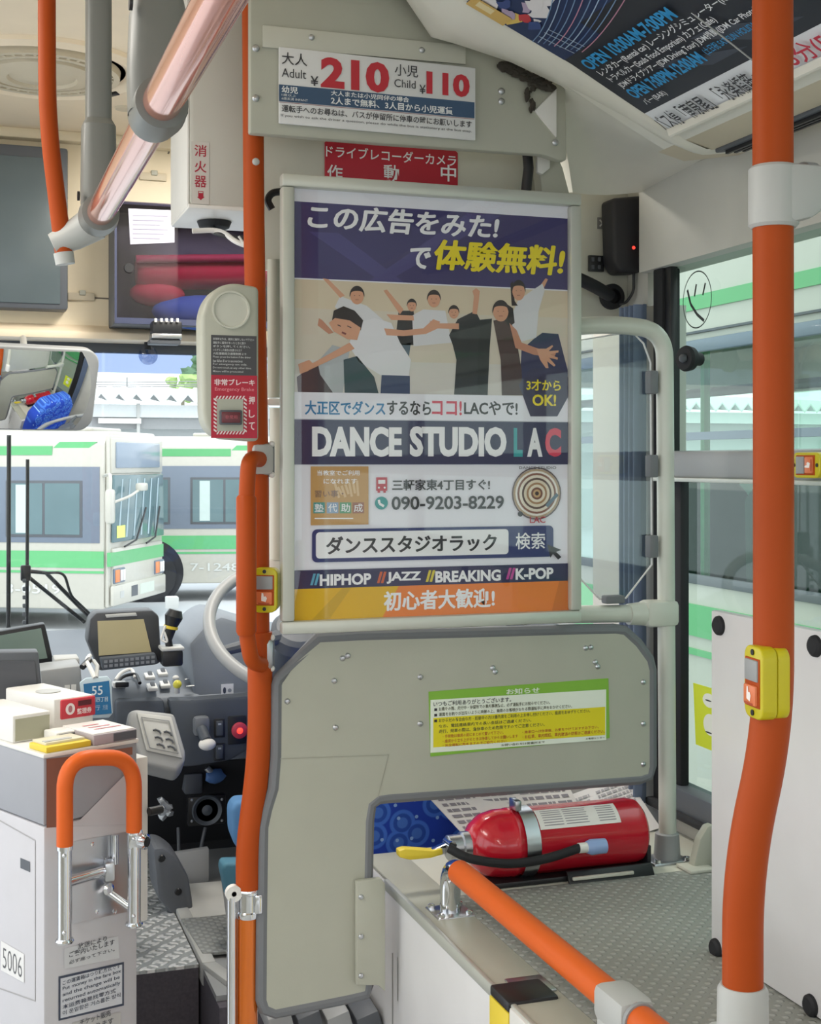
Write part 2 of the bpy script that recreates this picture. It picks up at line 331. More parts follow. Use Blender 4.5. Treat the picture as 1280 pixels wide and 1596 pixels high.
# ---- front header
mb = MB(); mb.bb(-1.0, 1.3, 3.35, 3.42, 1.86, ZC, M['header'])
mb.prism([(-1, 3.35, 1.885), (-1, 3.31, 1.865), (-1, 3.31, 1.848), (-1, 3.42, 1.848), (-1, 3.42, 1.885)], (2.3, 0, 0), M['lightbeige'], .003)
mb.bb(-1.0, 1.3, 3.32, 3.36, 2.325, 2.351, M['header'], .006)
sh = Sheet(mb, (0, 3.349, 0), (1, 0, 0), (0, 0, 1))
sh.line([(100, 462), (180, 466)], .004, ink('6F675A')); sh.line([(270, 222), (262, 240)], .004, ink('6F675A'))
mb.bb(-1.0, 1.3, 3.47, 3.53, -.06, 1.1, M['dash']); struct(mb.build('wall_front'))
# windscreen
mb = MB(); mb.face([(-1, 3.46, 1.1), (1.3, 3.46, 1.1), (1.3, 3.43, 1.86), (-1, 3.43, 1.86)], M['clear'])
g = mb.build('window_1'); struct(g)
struct(MB().face([(-.3, 3.425, 1.775), (1.2, 3.425, 1.775), (1.2, 3.42, 1.86), (-.3, 3.42, 1.86)], M['bluetop']).build('window_1_sunshade'))
mb = MB(); mb.bb(-1, 1.3, 3.42, 3.45, 1.825, 1.85, M['greyd'], .004)
struct(mb.build('trim_4'))
# ---- passenger window: rubber frame, sash rail, pane
fr = MB()
fr.bb(XW-.012, XW+.03, 2.298, 2.336, .885, 1.93, M['blackr'], .006); fr.bb(XW-.006, XW+.012, 2.276, 2.30, 1.545, 1.93, M['black'], .005); fr.bb(XW-.008, XW+.014, 2.235, 2.30, .93, 1.545, M['blackr'], .008)
fr.bb(XW-.02, XW+.03, -1, 2.30, .886, .935, M['greyd'], .006); fr.bb(XW-.026, XW+.03, -1, 2.34, .877, .893, M['blackr'], .004)
w2 = struct(fr.build('window_2'))
MB().bb(XW-.03, XW+.008, -1, 2.296, 1.519, 1.571, M['grey'], .008).build('sash_rail', w2)
MB().bb(XW-.036, XW-.028, -1, 2.292, 1.513, 1.521, M['alu'], .002).build('sash_trim', w2)
MB().face([(XW+.012, -1, .93), (XW+.012, 2.31, .93), (XW+.012, 2.31, 1.93), (XW+.012, -1, 1.93)], M['wind']).build('pane', w2)
# driver's window
fr = MB(); fr.bb(XW-.012, XW+.03, 2.62, 3.4, 1.14, 1.17, M['greyd'], .005); fr.bb(XW-.012, XW+.03, 2.95, 2.985, 1.15, 1.86, M['greylt'], .006)
w3 = struct(fr.build('window_3'))
MB().face([(XW+.015, 2.62, 1.15), (XW+.015, 3.4, 1.15), (XW+.015, 3.4, 1.86), (XW+.015, 2.62, 1.86)], M['clear']).build('pane', w3)
# ---- air duct along the wall: profile in x, z
def prof_uv(pts, y): return [py(u, v, y) for u, v in pts]
PR = [(.56, 2.345), (.66, 2.30), (.74, 2.262), (.83, 2.222), (.92, 2.182), (1.0, 2.140), (1.07, 2.104), (1.125, 2.078)]
mb = MB()
def strip(pr, y0, y1, m, dz=0, th=0):
    mb.grid([[V((x, y0, z+dz)) for x, z in pr], [V((x, y1, z+dz)) for x, z in pr]], m)
strip(PR, -1.4, 2.0, M['duct'])
mb.grid([[V((x, y, z)) for x, z in [(1.125, 2.078), (1.175, 2.066), (1.29, 2.085)]] for y in (-1.4, 2.02)], M['beige'])
# flange at the front end of the duct
AD = [V((x, 1.93, z)) for x, z in PR] + [V((1.165, 1.93, 2.066)), V((1.285, 1.93, 2.085))]
LO = [py(540, -60, 2.04), py(632, -2, 2.04), py(672, 58, 2.04), py(705, 67, 2.04), py(790, 94, 2.04), py(875, 133, 2.035), py(945, 168, 2.02), py(1022, 212, 2.0), py(1068, 230, 1.99), pxx(1124, 237, 1.285)]
mb.grid([AD, [a.lerp(b, .12) + V((-.002, .0, -.010)) for a, b in zip(AD, LO)], [a.lerp(b, .55) + V((-.002, 0, -.008)) for a, b in zip(AD, LO)], [a.lerp(b, .93) + V((0, 0, -.003)) for a, b in zip(AD, LO)], LO, [p + V((.0, .008, .02)) for p in LO], [p + V((.01, .02, .09)) for p in LO]], M['duct'])
for u, v in ((726, 42), (880, 111)):
    p = py(u, v, 1.985); mb.lathe([(.010, -.004), (.009, .003), (.003, .004), (0, .0035)], p, V((-.2, -.5, -.8)), M['greylt'], 16)
struct(mb.build('trim_5', ang=60))
mb = MB(); mb.prism([(1.18, .7, 2.060), (1.235, .7, 2.068), (1.235, 1.93, 2.068), (1.18, 1.93, 2.060)], (0, 0, .012), M['greyd'], .003)
for i in range(3): mb.bb(1.188+i*.016, 1.193+i*.016, .72, 1.91, 2.055+i*.003, 2.062+i*.003, M['black'])
o = mb.build('slot_vent'); tag(o, 'long dark slot air vent under the curved advert duct', 'vent')
# moulded cover that closes the duct towards the front
T = [py(868, 128, 2.06), py(905, 148, 2.05), py(950, 170, 2.04), py(1005, 203, 2.02), py(1062, 228, 2.0), pxx(1123, 236, 1.285)]
B = [py(893, 300, 2.2), py(915, 303, 2.24), py(945, 304, 2.28), py(975, 302, 2.31), pxx(1004, 299, 1.285), pxx(1122, 238, 1.286)]
rows = []
for j in range(9):
    t = j/8; row = []
    for i in range(6):
        p = T[i].lerp(B[i], t); k = math.sin(math.pi*t) * (.028 if 0 < i < 5 else 0); row.append(p + V((-.3, .5, .55)) * k)
    rows.append(row)
mb = MB(); mb.grid(rows, M['duct'])
side = [r[0] for r in rows]; mb.grid([side, [p + V((.02, .16, .03)) for p in side]], M['duct'])
bot = rows[-1]; mb.grid([bot, [p + V((0, .1, .12)) for p in bot]], M['duct'])
struct(mb.build('trim_6', ang=60))
# ---- partition head: beam plate with the fare sign
mb = MB()
YBM = 2.062
out = [(390, -70), (700, -70), (720, 40), (790, 78), (850, 108), (882, 135), (884, 200), (884, 250), (872, 250), (846, 241), (600, 224), (390, 207)]
mb.prism([py(u, v, YBM) for u, v in out], (0, .02, 0), M['part'], .004)
mb.prism([py(u, v, 2.17) for u, v in [(395, 190), (862, 190), (862, 420), (395, 420)]], (0, .02, 0), M['partlt'], .002)
post = [(838, 240), (862, 225), (878, 262), (888, 300), (890, 430), (845, 430), (845, 300)]
mb.prism([py(u, v, 2.12) for u, v in post], (0, .03, 0), M['part'], .003)
for u, v in ((782, 142), (782, 158), (866, 222), (399, 75), (399, 153)): mb.ball(py(u, v, YBM-.002), .006, M['steel'], (1, .5, 1), 2)
pb = struct(mb.build('wall_partition'))
mb = MB(); mb.prism([py(u, v, 2.058) for u, v in [(834, 172), (868, 138), (868, 214)]], (0, .006, 0), M['white'], .001)
mb.prism([py(u, v, 2.11) for u, v in [(838, 240), (858, 240), (858, 262), (846, 272), (838, 268)]], (0, .01, 0), M['white'], .002)
struct(mb.build('trim_7'))
mb = MB(); mb.tube([py(u, v, 2.115) for u, v in [(822, 236), (824, 262), (820, 300)]], .009, M['black'])
tag(mb.build('cable_conduit'), 'short black cable running down behind the red camera notice', 'cable')
# dark lumps added for shade in the torn gap above the white triangle
mb = MB()
fo = mat('gap_shade_brown', '3E3932', .95, var=.3, scale=60)
for k in range(22):
    t = k/21; p = py(782 + 74*t, 100 + 36*t + 5*math.sin(k*2.1), 2.055); mb.ball(p, .004 + .0035*abs(math.sin(k*1.7)), fo, (1.6, .6, .9), 2, .35)
for k in range(8): p = py(826 + 5*math.sin(k*1.3), 128 + 6*k, 2.056); mb.ball(p, .005 + .002*math.sin(k*2.3), fo, (.8, .4, 1.5), 2, .35)
tag(mb.build('gap_shade'), 'ragged dark lumps standing in for the shaded gap between the fare sign panel and the duct', 'foam')
# ================================================================== PARTITION THINGS
# fare sign
t = thing('fare_sign', 'white fare board reading 210 yen adult and 110 yen child', 'sign', py(586, 220, YBM-.01))
mb = MB(); mb.prism([py(u, v, YBM-.004) for u, v in [(434, 74), (740, 107), (740, 220), (434, 193)]], (0, -.005, 0), M['paper'], .0015)
sh = Sheet(mb, (0, (YBM-.0092), 0), (1, 0, 0), (0, 0, 1))
x0, x1, zb, zt = sh.span(434, 74+16, 740, 220-13)
def frow(s, a, b, c, d, m, bold=0, slant=0):                 # fractions of the board, origin top-left
    W = 1280.; X = lambda q: sh.span(434, 133, 740, 133)[0] + (q-15)/(1238-15) * (sh.span(434, 133, 740, 163)[1] - sh.span(434, 133, 740, 163)[0])
    ztop = py(434, 74, (YBM-.0092)).z; zbot = py(434, 193, (YBM-.0092)).z; Z = lambda q: ztop - (q-62)/(543-62) * (ztop - zbot)
    if s is None: sh.rectab(X(a), X(c), Z(d), Z(b), m, .0005); return
    sh.textab(s, X(a), X(c), Z(d), Z(b), m, .0011, bold, slant)
dk = ink('3A3A3E'); rd = ink('C4303C'); wt = ink('EDEFF0'); bl = ink('3E5876')
frow(None, 18, 294, 1236, 400, bl)
frow('大人', 34, 88, 186, 165, dk, .005); frow('Adult', 34, 190, 180, 246, dk); frow('¥', 206, 222, 254, 284, dk, .01)
frow('210', 268, 92, 690, 290, rd, .045)
frow('小児', 724, 92, 872, 168, dk, .005); frow('Child', 722, 190, 856, 242, dk); frow('¥', 880, 212, 920, 270, dk, .01); frow('110', 925, 118, 1204, 268, rd, .045)
frow('幼児', 34, 302, 130, 345, wt, .02); frow('1歳以上', 34, 350, 120, 366, wt); frow('6歳未満 INFANT', 34, 372, 190, 390, wt)
frow('大人または小児同伴の場合', 330, 302, 815, 335, wt, .02); frow('2人まで無料、3人目から小児運賃', 330, 342, 1095, 390, wt, .02)
frow('運転手へのお尋ねは、バスが停留所に停車の時にお願いします', 34, 420, 1218, 466, dk, .015)
frow('If you wish to ask the driver a question, please do while the bus is stationary at the bus stop.', 30, 480, 1218, 500, dk)
frow(None, 18, 404, 1236, 407, ink('9A5A60'))
mb.build('board', t)
mb = MB(); mb.prism([py(u, v, YBM-.001) for u, v in [(409, 40), (725, 72), (725, 101), (409, 74)]], (0, -.004, 0), M['partlt'], .001)
for u, v in ((486, 58), (658, 78)): mb.ball(py(u, v, YBM-.006), .005, M['steel'], (1, .5, 1), 2)
mb.build('fixing_strip', t)
# red drive-recorder notice
t = thing('recorder_notice', 'red notice with white lettering about the drive recorder camera', 'sign', py(608, 290, 2.16))
mb = MB(); mb.prism([py(u, v, 2.168) for u, v in [(506, 222), (510, 219), (708, 234), (713, 239), (713, 318), (506, 318)]], (0, -.003, 0), ink('B51F33'), .0008)
sh = Sheet(mb, (0, 2.1648, 0), (1, 0, 0), (0, 0, 1))
sh.text('ドライブレコーダーカメラ', 508, 234, 711, 252, wt, .0006, .012)
for ch, u in (('作', 522), ('動', 610), ('中', 699)): sh.text(ch, u-12, 257, u+12, 283, wt, .0006, .012)
mb.build('notice_plate', t)
# ---- poster
YF = 2.05
fx0, fx1 = .4776, .9969; fz0, fz1 = 1.278, 2.0045
t = thing('poster_frame', 'tall aluminium poster frame advertising a dance studio, hung on the partition', 'poster', ((fx0+fx1)/2, YF, fz0))
wd = .0205
mb = MB()
for (x0, x1, z0, z1) in ((fx0, fx1, fz1-wd, fz1), (fx0, fx1, fz0, fz0+wd), (fx0, fx0+wd, fz0+wd, fz1-wd), (fx1-wd, fx1, fz0+wd, fz1-wd)):
    mb.bb(x0, x1, YF, YF+.022, z0, z1, M['alu'], .004)
mb.build('frame', t)
MB().bb(fx0+.004, fx1-.004, YF+.016, YF+.024, fz0+.004, fz1-.004, M['alu']).build('backing_board', t)
mb = MB(); YS = YF+.0148; sh = Sheet(mb, (0, YS, 0), (1, 0, 0), (0, 0, 1))
ax0, ax1, az0, az1 = fx0+wd-.004, fx1-wd+.004, fz0+wd-.004, fz1-wd+.004
mb.bb(ax0, ax1, YS, YS+.001, az0, az1, ink('EEEEF8'))
navy = ink('3D376C'); navyd = ink('2A2A54'); lav = ink('EEEEF8'); ylw = ink('F2DE28'); wht = ink('F4F4F8'); ora = ink('EE8436'); gold = ink('E2B318'); drk = ink('2E2C33'); skin = ink('D9A183'); skin2 = ink('C68A70'); hair = ink('2B2326'); wsh = ink('DDDDE2'); blk = ink('2B2C30'); brn = ink('4B3434'); jean = ink('39456A'); crm = ink('D9CBB4')
Q1 = lambda pts: [(430 + x*.3828, 270 + y*.3826) for x, y in pts]
Q2 = lambda pts: [(430 + x*.3828, 600 + y*.3828) for x, y in pts]
def band(v0l, v1l, m, h=.0003, u0=465, u1=893):              # full-width band, heights read at the left edge
    z1 = sh.ab(465, v0l)[1]; z0 = sh.ab(465, v1l)[1]; sh.rectab(ax0, ax1, z0, z1, m, h)
band(314, 433, navy)
sh.polyab([(ax0+.03, sh.ab(465, 360)[1]), (ax0+.08, sh.ab(465, 360)[1]), (ax0+.19, sh.ab(465, 433)[1]), (ax0+.15, sh.ab(465, 433)[1])], ink('4B4680'), .0004)
sh.polyab([(ax0+.30, sh.ab(465, 316)[1]), (ax0+.36, sh.ab(465, 316)[1]), (ax0+.16, sh.ab(465, 433)[1]), (ax0+.13, sh.ab(465, 433)[1])], ink('4B4680'), .00045)
band(435, 611, ink('D8CEBE'))                                # studio photograph
band(560, 611, ink('D8D4CE'), .0004)
band(435, 480, ink('DACBB2'), .00042)
def fig(pts, m, h=.0006): sh.poly(Q1(pts), m, h)
def head(x, y, rx, ry, hm=1, h=.0009):
    a, b = Q1([(x, y)])[0]; rx *= .92; ry *= .92; k_ = .3828; sh.ell(a, b, rx*k_*1.0, ry*k_*1.05, skin, h)
    q = [(a + rx*k_*1.1*math.cos(R(g)), b - ry*k_*1.12*math.sin(R(g))) for g in range(-12, 193, 12)] + [(a - rx*k_*.86*math.cos(R(g)), b - ry*k_*(.30 + .22*math.sin(R(g)))) for g in range(0, 181, 20)]
    sh.poly(q, hair, h+.0001)
    for dx in (-.36, .36): sh.ell(a+rx*k_*dx, b+ry*k_*.02, .7, .55, hair, h+.0002, 8)
    sh.line([(a-rx*k_*.25, b+ry*k_*.5), (a+rx*k_*.25, b+ry*k_*.5)], .0008, ink('8C4A44'), h+.0002)
fig([(190, 428), (214, 432), (280, 498), (262, 508)], skin); fig([(262, 500), (300, 515), (370, 540), (440, 600), (430, 640), (300, 600), (240, 545)], wsh, .0005)
head(330, 498, 30, 38)
fig([(438, 478), (452, 474), (520, 555), (505, 575)], skin); fig([(500, 560), (560, 560), (575, 640), (565, 700), (500, 700), (490, 650)], blk, .0005); fig([(498, 700), (550, 690), (540, 760), (520, 790)], ink('5A6B7A'), .0005); head(553, 538, 20, 26)
fig([(555, 580), (600, 555), (690, 560), (705, 640), (720, 690), (560, 705)], wsh, .0007); fig([(450, 575), (560, 580), (562, 600), (470, 598)], skin, .0008); head(643, 512, 28, 36)
fig([(705, 660), (740, 595), (812, 560), (835, 605), (822, 720), (820, 905), (725, 905), (735, 760), (720, 700)], blk, .0008); fig([(800, 572), (806, 500), (800, 480), (815, 468), (830, 480), (826, 520), (818, 575)], skin, .0009); fig([(625, 600), (660, 612), (745, 612), (745, 636), (650, 632)], skin, .0009); head(724, 566, 22, 28, h=.001)
fig([(805, 600), (880, 592), (870, 720), (862, 905), (810, 905)], ink('222427'), .0007)
fig([(1078, 455), (1098, 428), (1108, 432), (1090, 470)], skin); fig([(985, 520), (1040, 480), (1085, 450), (1095, 475), (1070, 560), (1060, 670), (985, 690), (950, 600)], wsh, .0007); fig([(1000, 720), (1050, 675), (1085, 650), (1150, 655), (1195, 830), (1195, 905), (990, 905)], ink('34325A'), .0007)
fig([(955, 450), (965, 440), (972, 520), (985, 540), (960, 540)], hair, .0008); head(988, 478, 28, 42)
fig([(885, 600), (950, 590), (975, 650), (1000, 800), (1005, 905), (920, 905), (915, 760)], brn, .0009); fig([(935, 530), (965, 550), (972, 610), (950, 625), (930, 600)], hair, .0010); head(915, 562, 34, 44, h=.0011)
fig([(950, 610), (980, 640), (1000, 690), (1060, 712), (1140, 735), (1130, 752), (1050, 740), (975, 712)], skin2, .0012)
fig([(1060, 715), (1100, 715), (1125, 700), (1128, 706), (1110, 725), (1150, 722), (1150, 730), (1115, 738), (1148, 752), (1146, 760), (1112, 752), (1138, 782), (1132, 788), (1104, 766), (1110, 795), (1100, 796), (1075, 760)], skin, .0013)
fig([(330, 610), (400, 590), (470, 610), (505, 690), (550, 760), (540, 830), (430, 825), (340, 770), (295, 700)], ink('E4E4EA'), .0010)
fig([(430, 822), (545, 826), (545, 905), (425, 905)], jean, .0011)
fig([(300, 690), (320, 715), (200, 772), (140, 800), (135, 782)], skin, .0012); fig([(90, 778), (135, 760), (160, 785), (130, 806), (98, 818)], skin, .0013)
fig([(440, 632), (520, 640), (600, 632), (640, 595), (668, 605), (660, 632), (610, 655), (520, 664), (450, 660)], skin, .0012)
fig([(175, 590), (190, 600), (235, 650), (215, 655), (170, 620)], skin2, .0009); fig([(150, 790), (230, 700), (300, 720), (270, 905), (140, 860)], ink('B4B9BE'), .0008); fig([(85, 830), (170, 770), (180, 820), (240, 905), (90, 905)], ink('4A3A40'), .0009); fig([(275, 760), (330, 745), (400, 830), (420, 905), (280, 905)], ink('2F4450'), .0010)
a, b = Q1([(290, 600)])[0]
sh.poly(Q1([(228, 600), (235, 560), (275, 542), (320, 560), (355, 600), (345, 640), (300, 640)]), hair, .0014); sh.poly(Q1([(215, 610), (240, 590), (300, 600), (345, 630), (330, 680), (290, 676), (235, 645)]), skin, .0015)
sh.line(Q1([(268, 648), (285, 656)]), .003, ink('7A3A3A'), .0016); sh.line(Q1([(250, 618), (264, 624)]), .0015, hair, .0016); sh.line(Q1([(290, 622), (306, 630)]), .0015, hair, .0016)
# lower half of the poster
z = sh.ab(465, 615)[1]; sh.rectab(ax0, ax1, sh.ab(465, 653)[1], sh.ab(465, 611)[1], lav, .0018)
for txt, u0, u1, m in (('大正区でダンス', 475, 600, ink('2E7FB4')), ('するなら', 603, 671, drk), ('ココ!', 673, 719, ink('D8405C')), ('LACやで!', 723, 806, drk)): sh.text(txt, u0, 625, u1, 647, m, .0022, .02)
band(654, 724, navyd, .0018)
sh.poly([(808, 600), (826, 574), (874, 574), (894, 602), (868, 649), (826, 649)], ink('3A3556'), .0024)
sh.text('3才から', 820, 592, 873, 609, ylw, .0028, .02); sh.text('OK!', 829, 615, 866, 633, ylw, .0028, .03)
sh.text('DANCE', 486, 665, 625, 712, wht, .0022, .042); sh.text('STUDIO', 638, 665, 788, 712, wht, .0022, .042)
sh.text('DANCE', 487, 665, 626, 712, wht, .00221, .042); sh.text('STUDIO', 639, 665, 789, 712, wht, .00221, .042)
for ch, u0, u1, m in (('L', 800, 814, ink('2FA3A8')), ('A', 821, 845, wht), ('C', 849, 874, ink('E0405E'))): sh.text(ch, u0, 667, u1, 712, m, .0022, .05)
sh.text('この広告をみた!', 481, 327, 776, 365, wht, .0022, .035, .15)
sh.text('で', 638, 386, 670, 419, wht, .0022, .035, .15); sh.text('体験無料!', 677, 379, 878, 425, ylw, .0022, .04, .15)
tan = ink('C69A5E'); sh.rect(484, 727, 574, 818, tan, .0018)
for txt, v0, v1, u0, u1, m in (('当教室でご利用', 733, 741, 494, 560, wht), ('になれます', 746, 754, 504, 556, wht), ('習い事・', 764, 775, 490, 535, ink('8A6A58'))): sh.text(txt, u0, v0, u1, v1, m, .0022, .015)
for ch, u, m in (('塾', 497, ink('4E9A94')), ('代', 518, ink('8FA9C8')), ('助', 538, ink('5EA07A')), ('成', 558, ink('A06A58'))):
    sh.rect(u-9, 783, u+9, 800, m, .0021); sh.text(ch, u-7, 785, u+7, 798, wht, .0024, .01)
sh.line([(490, 808), (550, 808)], .002, wht, .0022)
for k in range(7): sh.line([(520+k*6, 748+((k*37) % 13)), (528+k*5, 776-((k*23) % 9))], .004, ink('DDBF92'), .00195)
rb = ink('C23A4C'); sh.rect(586, 744, 603, 765, rb, .002); sh.rect(589, 748, 600, 754, wht, .0023); sh.rect(588, 765, 592, 768, rb, .002); sh.rect(597, 765, 601, 768, rb, .002); sh.ell(590, 760, 1.6, 1.6, wht, .0023); sh.ell(599, 760, 1.6, 1.6, wht, .0023)
sh.text('三軒家東4丁目すぐ!', 611, 747, 763, 764, drk, .002, .02); sh.text('090-9203-8229', 610, 773, 785, 794, drk, .002, .02)
sh.ell(594, 784, 10, 10, ink('2F9A9A'), .002); sh.line([(590, 779), (591, 785), (598, 789)], .004, wht, .0023)
for k, (rr, c) in enumerate(((36, 'B9A184'), (33, 'EFE9E2'), (30, '8A5A4A'), (27, 'E9DFCF'), (23, '5B4038'), (20, 'E5D8C2'), (16, 'A87F5A'), (13, 'EDE2CE'), (9, '7A4A3A'), (6, 'CFA97A'), (3, '3A2420'))): sh.ell(836, 769, rr, rr*1.06, ink(c), .0020+k*.0001)
sh.ell(836, 769, 38, 41, ink('6A5A5A'), .0019, ring=.05); sh.text('DANCE STUDIO', 808, 727, 866, 731, drk, .0034); sh.text('LAC', 825, 805, 849, 815, rb, .0034, .01); sh.ell(810, 801, 4, 4, drk, .0035)
sh.line([(851, 789), (868, 770)], .006, ink('5B7486'), .0032)
def rrect(u0, v0, u1, v1, m, h, r=6):
    a0, a1, b0, b1 = sh.span(u0, v0, u1, v1); r = r/1000.; q = []
    for cx, cy, s0 in ((a1-r, b1-r, 0), (a0+r, b1-r, 90), (a0+r, b0+r, 180), (a1-r, b0+r, 270)):
        for k in range(5): t_ = R(s0 + k*22.5); q.append((cx + r*math.cos(t_), cy + r*math.sin(t_)))
    sh.polyab(q, m, h)
rrect(486, 822, 862, 872, ink('2C3670'), .002, 8); rrect(492, 827, 792, 867, wht, .0023, 6)
sh.text('ダンススタジオラック', 508, 834, 773, 861, drk, .0027, .03); sh.text('検索', 803, 830, 849, 856, wht, .0024, .012)
sh.poly([(852, 848), (874, 857), (866, 860), (874, 868), (869, 872), (861, 863), (857, 869)], drk, .003)
band(889, 918, navyd, .0018)
for txt, u0, u1, m in (('HIPHOP', 498, 578, '5FA9C6'), ('JAZZ', 602, 656, 'D0643A'), ('BREAKING', 678, 780, 'DCCB3C'), ('K-POP', 803, 862, 'C24A9A')):
    vs = 903 - (u0-498)*.03; sh.text(txt, u0, vs-9, u1, vs+9, wht, .0022, .04)
    for k in (0, 6): sh.poly([(u0-15+k, vs+9), (u0-11+k, vs+9), (u0-6+k, vs-9), (u0-10+k, vs-9)], ink(m), .0022)
z1 = sh.ab(465, 918)[1]; xm = sh.ab(612, 930)[0]
sh.rectab(ax0, ax1, az0, z1, ora, .0018); sh.polyab([(ax0, az0), (xm-.02, az0), (xm+.01, z1), (ax0, z1)], gold, .0020)
sh.polyab([(ax0+.03, az0), (ax0+.06, az0), (ax0+.10, z1), (ax0+.085, z1)], ink('CFA51E'), .0021); sh.polyab([(ax1-.035, az0), (ax1, az0), (ax1, z1), (ax1-.02, z1)], ink('D8762E'), .0021)
sh.text('初心者大歓迎!', 598, 919, 770, 949, wht, .0024, .03)
mb.build('poster_sheet', t)
MB().face([(ax0, YF+.009, az0), (ax1, YF+.009, az0), (ax1, YF+.009, az1), (ax0, YF+.009, az1)], M['poster']).build('glazing', t)
# ---- lower partition panel
YL = 2.08
t = thing('partition_panel', 'greige partition panel with grey rubber edging below the poster', 'partition', (.72, YL, .62))
ol = [(497, 996), (560, 992), (730, 988), (905, 983), (960, 982), (975, 984), (996, 1003), (1014, 1028), (1018, 1045), (1018, 1195), (1014, 1210), (1000, 1215), (800, 1230), (606, 1244), (592, 1246), (580, 1255), (576, 1280), (574, 1370), (576, 1535), (572, 1550), (545, 1557), (430, 1580), (414, 1574), (409, 1560), (410, 1420), (412, 1290), (418, 1262), (428, 1230), (432, 1180), (433, 1068), (436, 1060)]
W3 = [py(u, v, YL) for u, v in ol]
mb = MB(); mb.prism(W3, (0, .016, 0), M['part'])
sh = Sheet(mb, (0, YL, 0), (1, 0, 0), (0, 0, 1))
mb.face([sh.P(432, 1182, .0006), sh.P(606, 1176, .0006), sh.P(606, 1177.2, .0006), sh.P(432, 1183.4, .0006)], ink('A2A294'))
sh.line([(606, 1176), (588, 1247)], .0012, ink('A2A294'), .0006)
mb.build('panel', t)
MB().tube(W3 and [p + V((0, .008, 0)) for p in W3], .0105, M['rub'], 10, closed=True).build('rubber_edging', t)
scr = [(534, 1026), (542, 1022), (521, 1061), (655, 1055), (523, 1134), (655, 1128), (448, 1093), (768, 1041), (772, 1047), (913, 1010), (921, 1009), (928, 1032), (932, 1039), (1003, 1063), (1003, 1128), (1003, 1191)]
for i, (u, v) in enumerate(scr):
    p = py(u, v, YL); MB().lathe([(0, -.004), (.003, -.0035), (.0048, -.001), (.0048, .001)], p, (0, 1, 0), M['steel'], 14).build('screw', t)
t = thing('notice_sticker', 'green, white and yellow passenger notice sticker on the partition panel', 'sticker', py(810, 1178, YL-.002))
mb = MB(); mb.prism([py(u, v, YL) for u, v in [(668, 1078), (948, 1057), (950, 1150), (671, 1179)]], (0, -.0012, 0), ink('84B83E'))
sh = Sheet(mb, (0, YL-.0012, 0), (1, 0, 0), (0, 0, 1))
A0, A1, _, _ = sh.span(668, 1100, 949, 1140); B1 = py(668, 1078, YL).z - 0; B0 = py(671, 1179, YL).z; sh.o = V((0, YL-.0012, 0))
X = lambda q: A0 + (A1-A0)*(q-40)/1200; Z = lambda q: B1 - (B1-B0)*(q-110)/430
pale = ink('EAF0E2'); yl2 = ink('E4D51E')
sh.rectab(X(52), X(1222), Z(515), Z(165), pale, .0003); sh.rectab(X(70), X(1215), Z(480), Z(285), yl2, .0006)
sh.textab('お知らせ', X(545), X(765), Z(160), Z(122), pale, .0005, .02)
sh.textab('いつもご利用ありがとうございます。', X(70), X(575), Z(210), Z(176), drk, .0009, .01)
bt = ink('4A4A32'); rt = ink('B4572A')
L = [('お降りの際、走行中・停留所での車内事故防止、必ず運転手にお知らせください。', 105, 835, 216, 242, bt), ('運賃をお釣りが出ないように両替の上、乗降のお客様がおりる際運転手に声をおかけください。', 105, 985, 252, 278, bt), ('おからだの不自由な方・妊娠中の方は優先席をご利用の上お申し付けください、座席をおゆずりください。', 105, 1110, 292, 318, bt), ('なお、電話連絡車内での長い会話はご遠慮ください。', 105, 710, 330, 354, bt), ('走行、発車の際は、急停車のため危険ですのでご注意ください。', 105, 800, 364, 390, bt), ('・手荷物は座席の前にまとめて置いて下さい。', 130, 525, 400, 424, rt), ('・座席から立ち上がるときは停車してからお願いします', 130, 620, 432, 456, rt), ('・安全運転に努めますのでご協力ください', 130, 545, 462, 482, rt), ('・降車口へは停車後、お気をつけておすすみ下さい。', 650, 1170, 410, 432, rt), ('・お煙草、車内喫煙、車内放送の妨害はご遠慮ください。', 650, 1210, 440, 466, rt), ('お問い合わせは営業所まで', 510, 800, 490, 506, bt), ('お客様センター', 1080, 1210, 490, 504, bt)]
for txt, a, b, v0, v1, m in L: sh.textab(txt, X(a), X(b), Z(v1), Z(v0), m, .0009, .01, 0, 1)
for v in (222, 258, 296): sh.rectab(X(76), X(94), Z(v+18), Z(v), drk, .0009)
mb.build('sheet', t)
# ================================================================== POLES AND RAILS
# stanchion beside the partition
t = thing('orange_stanchion', 'orange bent stanchion pole at the edge of the poster partition', 'pole', py(385, 1700, YP))
up = [py(393, -75, YP), py(396, 350, YP), py(403, 760, YP), py(404, 1040, YP)]
MB().tube(up, .0168, M['orange'], 18).build('upper_tube', t)
lo = fillet([py(405, 985, YP-.003), py(406, 1170, YP-.003), py(387, 1320, YP-.003), py(387, 1384, YP-.003)], .07)
MB().tube(lo, .0198, M['orange'], 20).build('padded_tube', t)
mb = MB(); c0 = py(387, 1404, YP)
mb.lathe([(.0195, -.025), (.0205, -.023), (.0205, -.016), (.019, -.014), (.019, .012), (.0215, .014), (.0215, .021), (.0195, .024)], c0, (0, 0, 1), M['chrome'], 24)
mb.box(c0 + V((.012, -.019, .0)), (.012, .01, .03), M['chrome'], .002)
mb.build('clamp', t)
MB().tube([py(385, 1424, YP), py(383, 2080, YP)], .0178, M['orangeg'], 20).build('lower_tube', t)
mb = MB(); mb.tube([py(361, 1398, YP-.01), py(361, 2080, YP-.01)], .0075, M['chrome'], 12); mb.lathe([(.004, -.006), (.013, -.006), (.013, .006), (.004, .006), (.004, -.006)], py(364, 1392, YP-.01), (0, 1, 0), M['white'], 18)
mb.build('side_rod', t)
